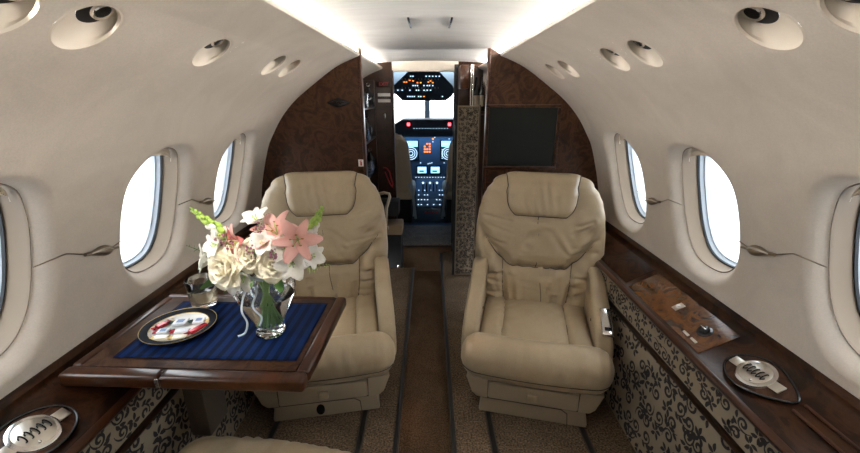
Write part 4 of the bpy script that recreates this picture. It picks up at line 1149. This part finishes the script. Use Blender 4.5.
dots('legend_light', ip, 'whitelit', [(.03, .77), (.05, .815), (-.02, .87), (-.08, .835), (.19, .87), (.2, .80), (-.10, .55), (-.02, .54), (.0, .545), (.02, .55), (.15, .55)] + [(-.15 + .03 * i, .395) for i in range(11)], .011, .009, -.006)
dots('warning_light', ip, 'redlit', [(-.215, .955), (.195, .955)], .028, .03, -.13)
dots('caption', ip, 'whitelit', [(-.16 + .028 * i, .915) for i in range(13)], .008, .006, -.13)
ld = bpy.data.lights.new('blue_fill', 'AREA'); ld.shape = 'RECTANGLE'; ld.size = .9; ld.size_y = .03; ld.energy = .7; ld.color = (.25, .55, 1)  # added blue fill under the glareshield, brightens the dark cockpit
lo_ = bpy.data.objects.new('blue_fill', ld); COL.objects.link(lo_); lo_.parent = ip; lo_.location = (0, -.11, .825); lo_.rotation_euler = (math.radians(20), 0, 0)
# centre pedestal
cp = thing('center_pedestal', 'throttle pedestal with levers between the pilot seats', 'control panel', (0, 3.95, .064))
mb('cockpit').prism([(-.22, .0), (.29, 0), (.29, .32), (.10, .27), (-.22, .14)], -.15, .15, 'x', .008).build('body', cp)
for i, x in enumerate((-.07, -.035, 0, .035, .07)):
    l = mb('blackmatt').tube([(x, .03, .23), (x, -.01 + .01 * (i % 2), .33)], .006, 8); l.mat('grey' if i % 2 else 'whitelit').ball((x, -.012, .335), .012, 10); l.build('lever', cp)
m = mb('whitelit')
for i in range(9): 
    for j in range(4): 
        if rnd.random() < .6:
            y = -.19 + .075 * j; z = .14 + (y + .22) * .13 / .32 + .001; m.box((-.12 + .03 * i, y, z), (-.108 + .03 * i, y + .012, z + .006))
m.build('key_legends', cp, smooth=False)
dots('red_caption', cp, 'red', [(-.04 + .035 * i, .09) for i in range(4)], .02, .014, -.226)
# pilot seats
def pilot(x, label, s):
    t = thing('pilot_seat', label, 'seat', (x, 3.62, .064), 0, 'pilot seats')
    def back(u, v):
        a = 2 * PI * u; w_ = lerp(.19, .15, v) * (1 - .35 * max(0, (v - .8) / .2) ** 2); ca, sa = math.cos(a), math.sin(a)
        return Vector((w_ * spow(ca, .55), .05 * spow(sa, .55) - .10 * v, .34 + .50 * v))
    m = mb('pilotseat').grid(back, 40, 16); k = len(m.v); m.f.append(tuple(range(16 * 41, 16 * 41 + 40))); m.m.append(0); m.build('backrest', t, merge=.0003)
    mb('pilotseat').ball((0, -.11, .80), .09, 18, (1.15, .5, .75)).build('headrest', t)
    mb('pilotseat').box((-.2, -.02, .24), (.2, .40, .36), .04, 4).build('seat_cushion', t)
    mb('blackmatt').box((-.17, .05, .0), (.17, .30, .24), .01).build('base', t)
    mb('webbing').tube([(s * .17, -.06, .42), (s * .19, -.08, .30), (s * .20, -.04, .18), (s * .21, 0, .06)], .013, 6).build('harness', t)
    mb('webbing').tube([(s * .15, -.055, .40), (s * .205, -.10, .24), (s * .19, -.06, .10)], .008, 6).build('harness', t)
    return t
pilot(-.345, 'pilot seat with beige sheepskin cover, left of the cockpit doorway view', 1)
pilot(.325, 'pilot seat with beige cover, mostly hidden by the right door jamb', -1)

# ------------------------------------------------------------------ world, camera
w = bpy.data.worlds.new('sky'); sc.world = w; w.use_nodes = True
nt = w.node_tree; N, L = nt.nodes, nt.links; bg = N['Background']
bg.inputs['Color'].default_value = (.93, .97, 1, 1); bg.inputs['Strength'].default_value = 3.2
# apron outside with a blue painted bay abeam the cabin
m = mb('apron'); m.add([(-60, -40, -1.7), (60, -40, -1.7), (60, 90, -1.7), (-60, 90, -1.7)], [(0, 1, 2, 3)]); struct(m.build('ground', smooth=False))
m = mb('baypaint')
for sx in (-1, 1): m.box((min(sx * 6.4, sx * 30), -12, -1.699), (max(sx * 6.4, sx * 30), 7.3, -1.69))
struct(m.build('ground_bay', smooth=False))
cam = bpy.data.cameras.new('camera'); co = bpy.data.objects.new('camera', cam); COL.objects.link(co)
cam.sensor_width = 36; cam.lens = 400 / 860 * 36; cam.clip_start = .02
co.location = (0, 0, H); co.rotation_euler = (PI / 2 - math.atan2(130, 400), 0, 0); sc.camera = co
sc.view_settings.view_transform = 'Standard'; sc.view_settings.look = 'None'; sc.view_settings.gamma = 1; sc.view_settings.use_curve_mapping = False
sc.view_settings.exposure = 1.3
sc.cycles.use_denoising = True
sc.cycles.max_bounces = 14; sc.cycles.transparent_max_bounces = 12; sc.cycles.diffuse_bounces = 6
sc.cycles.sample_clamp_indirect = 6
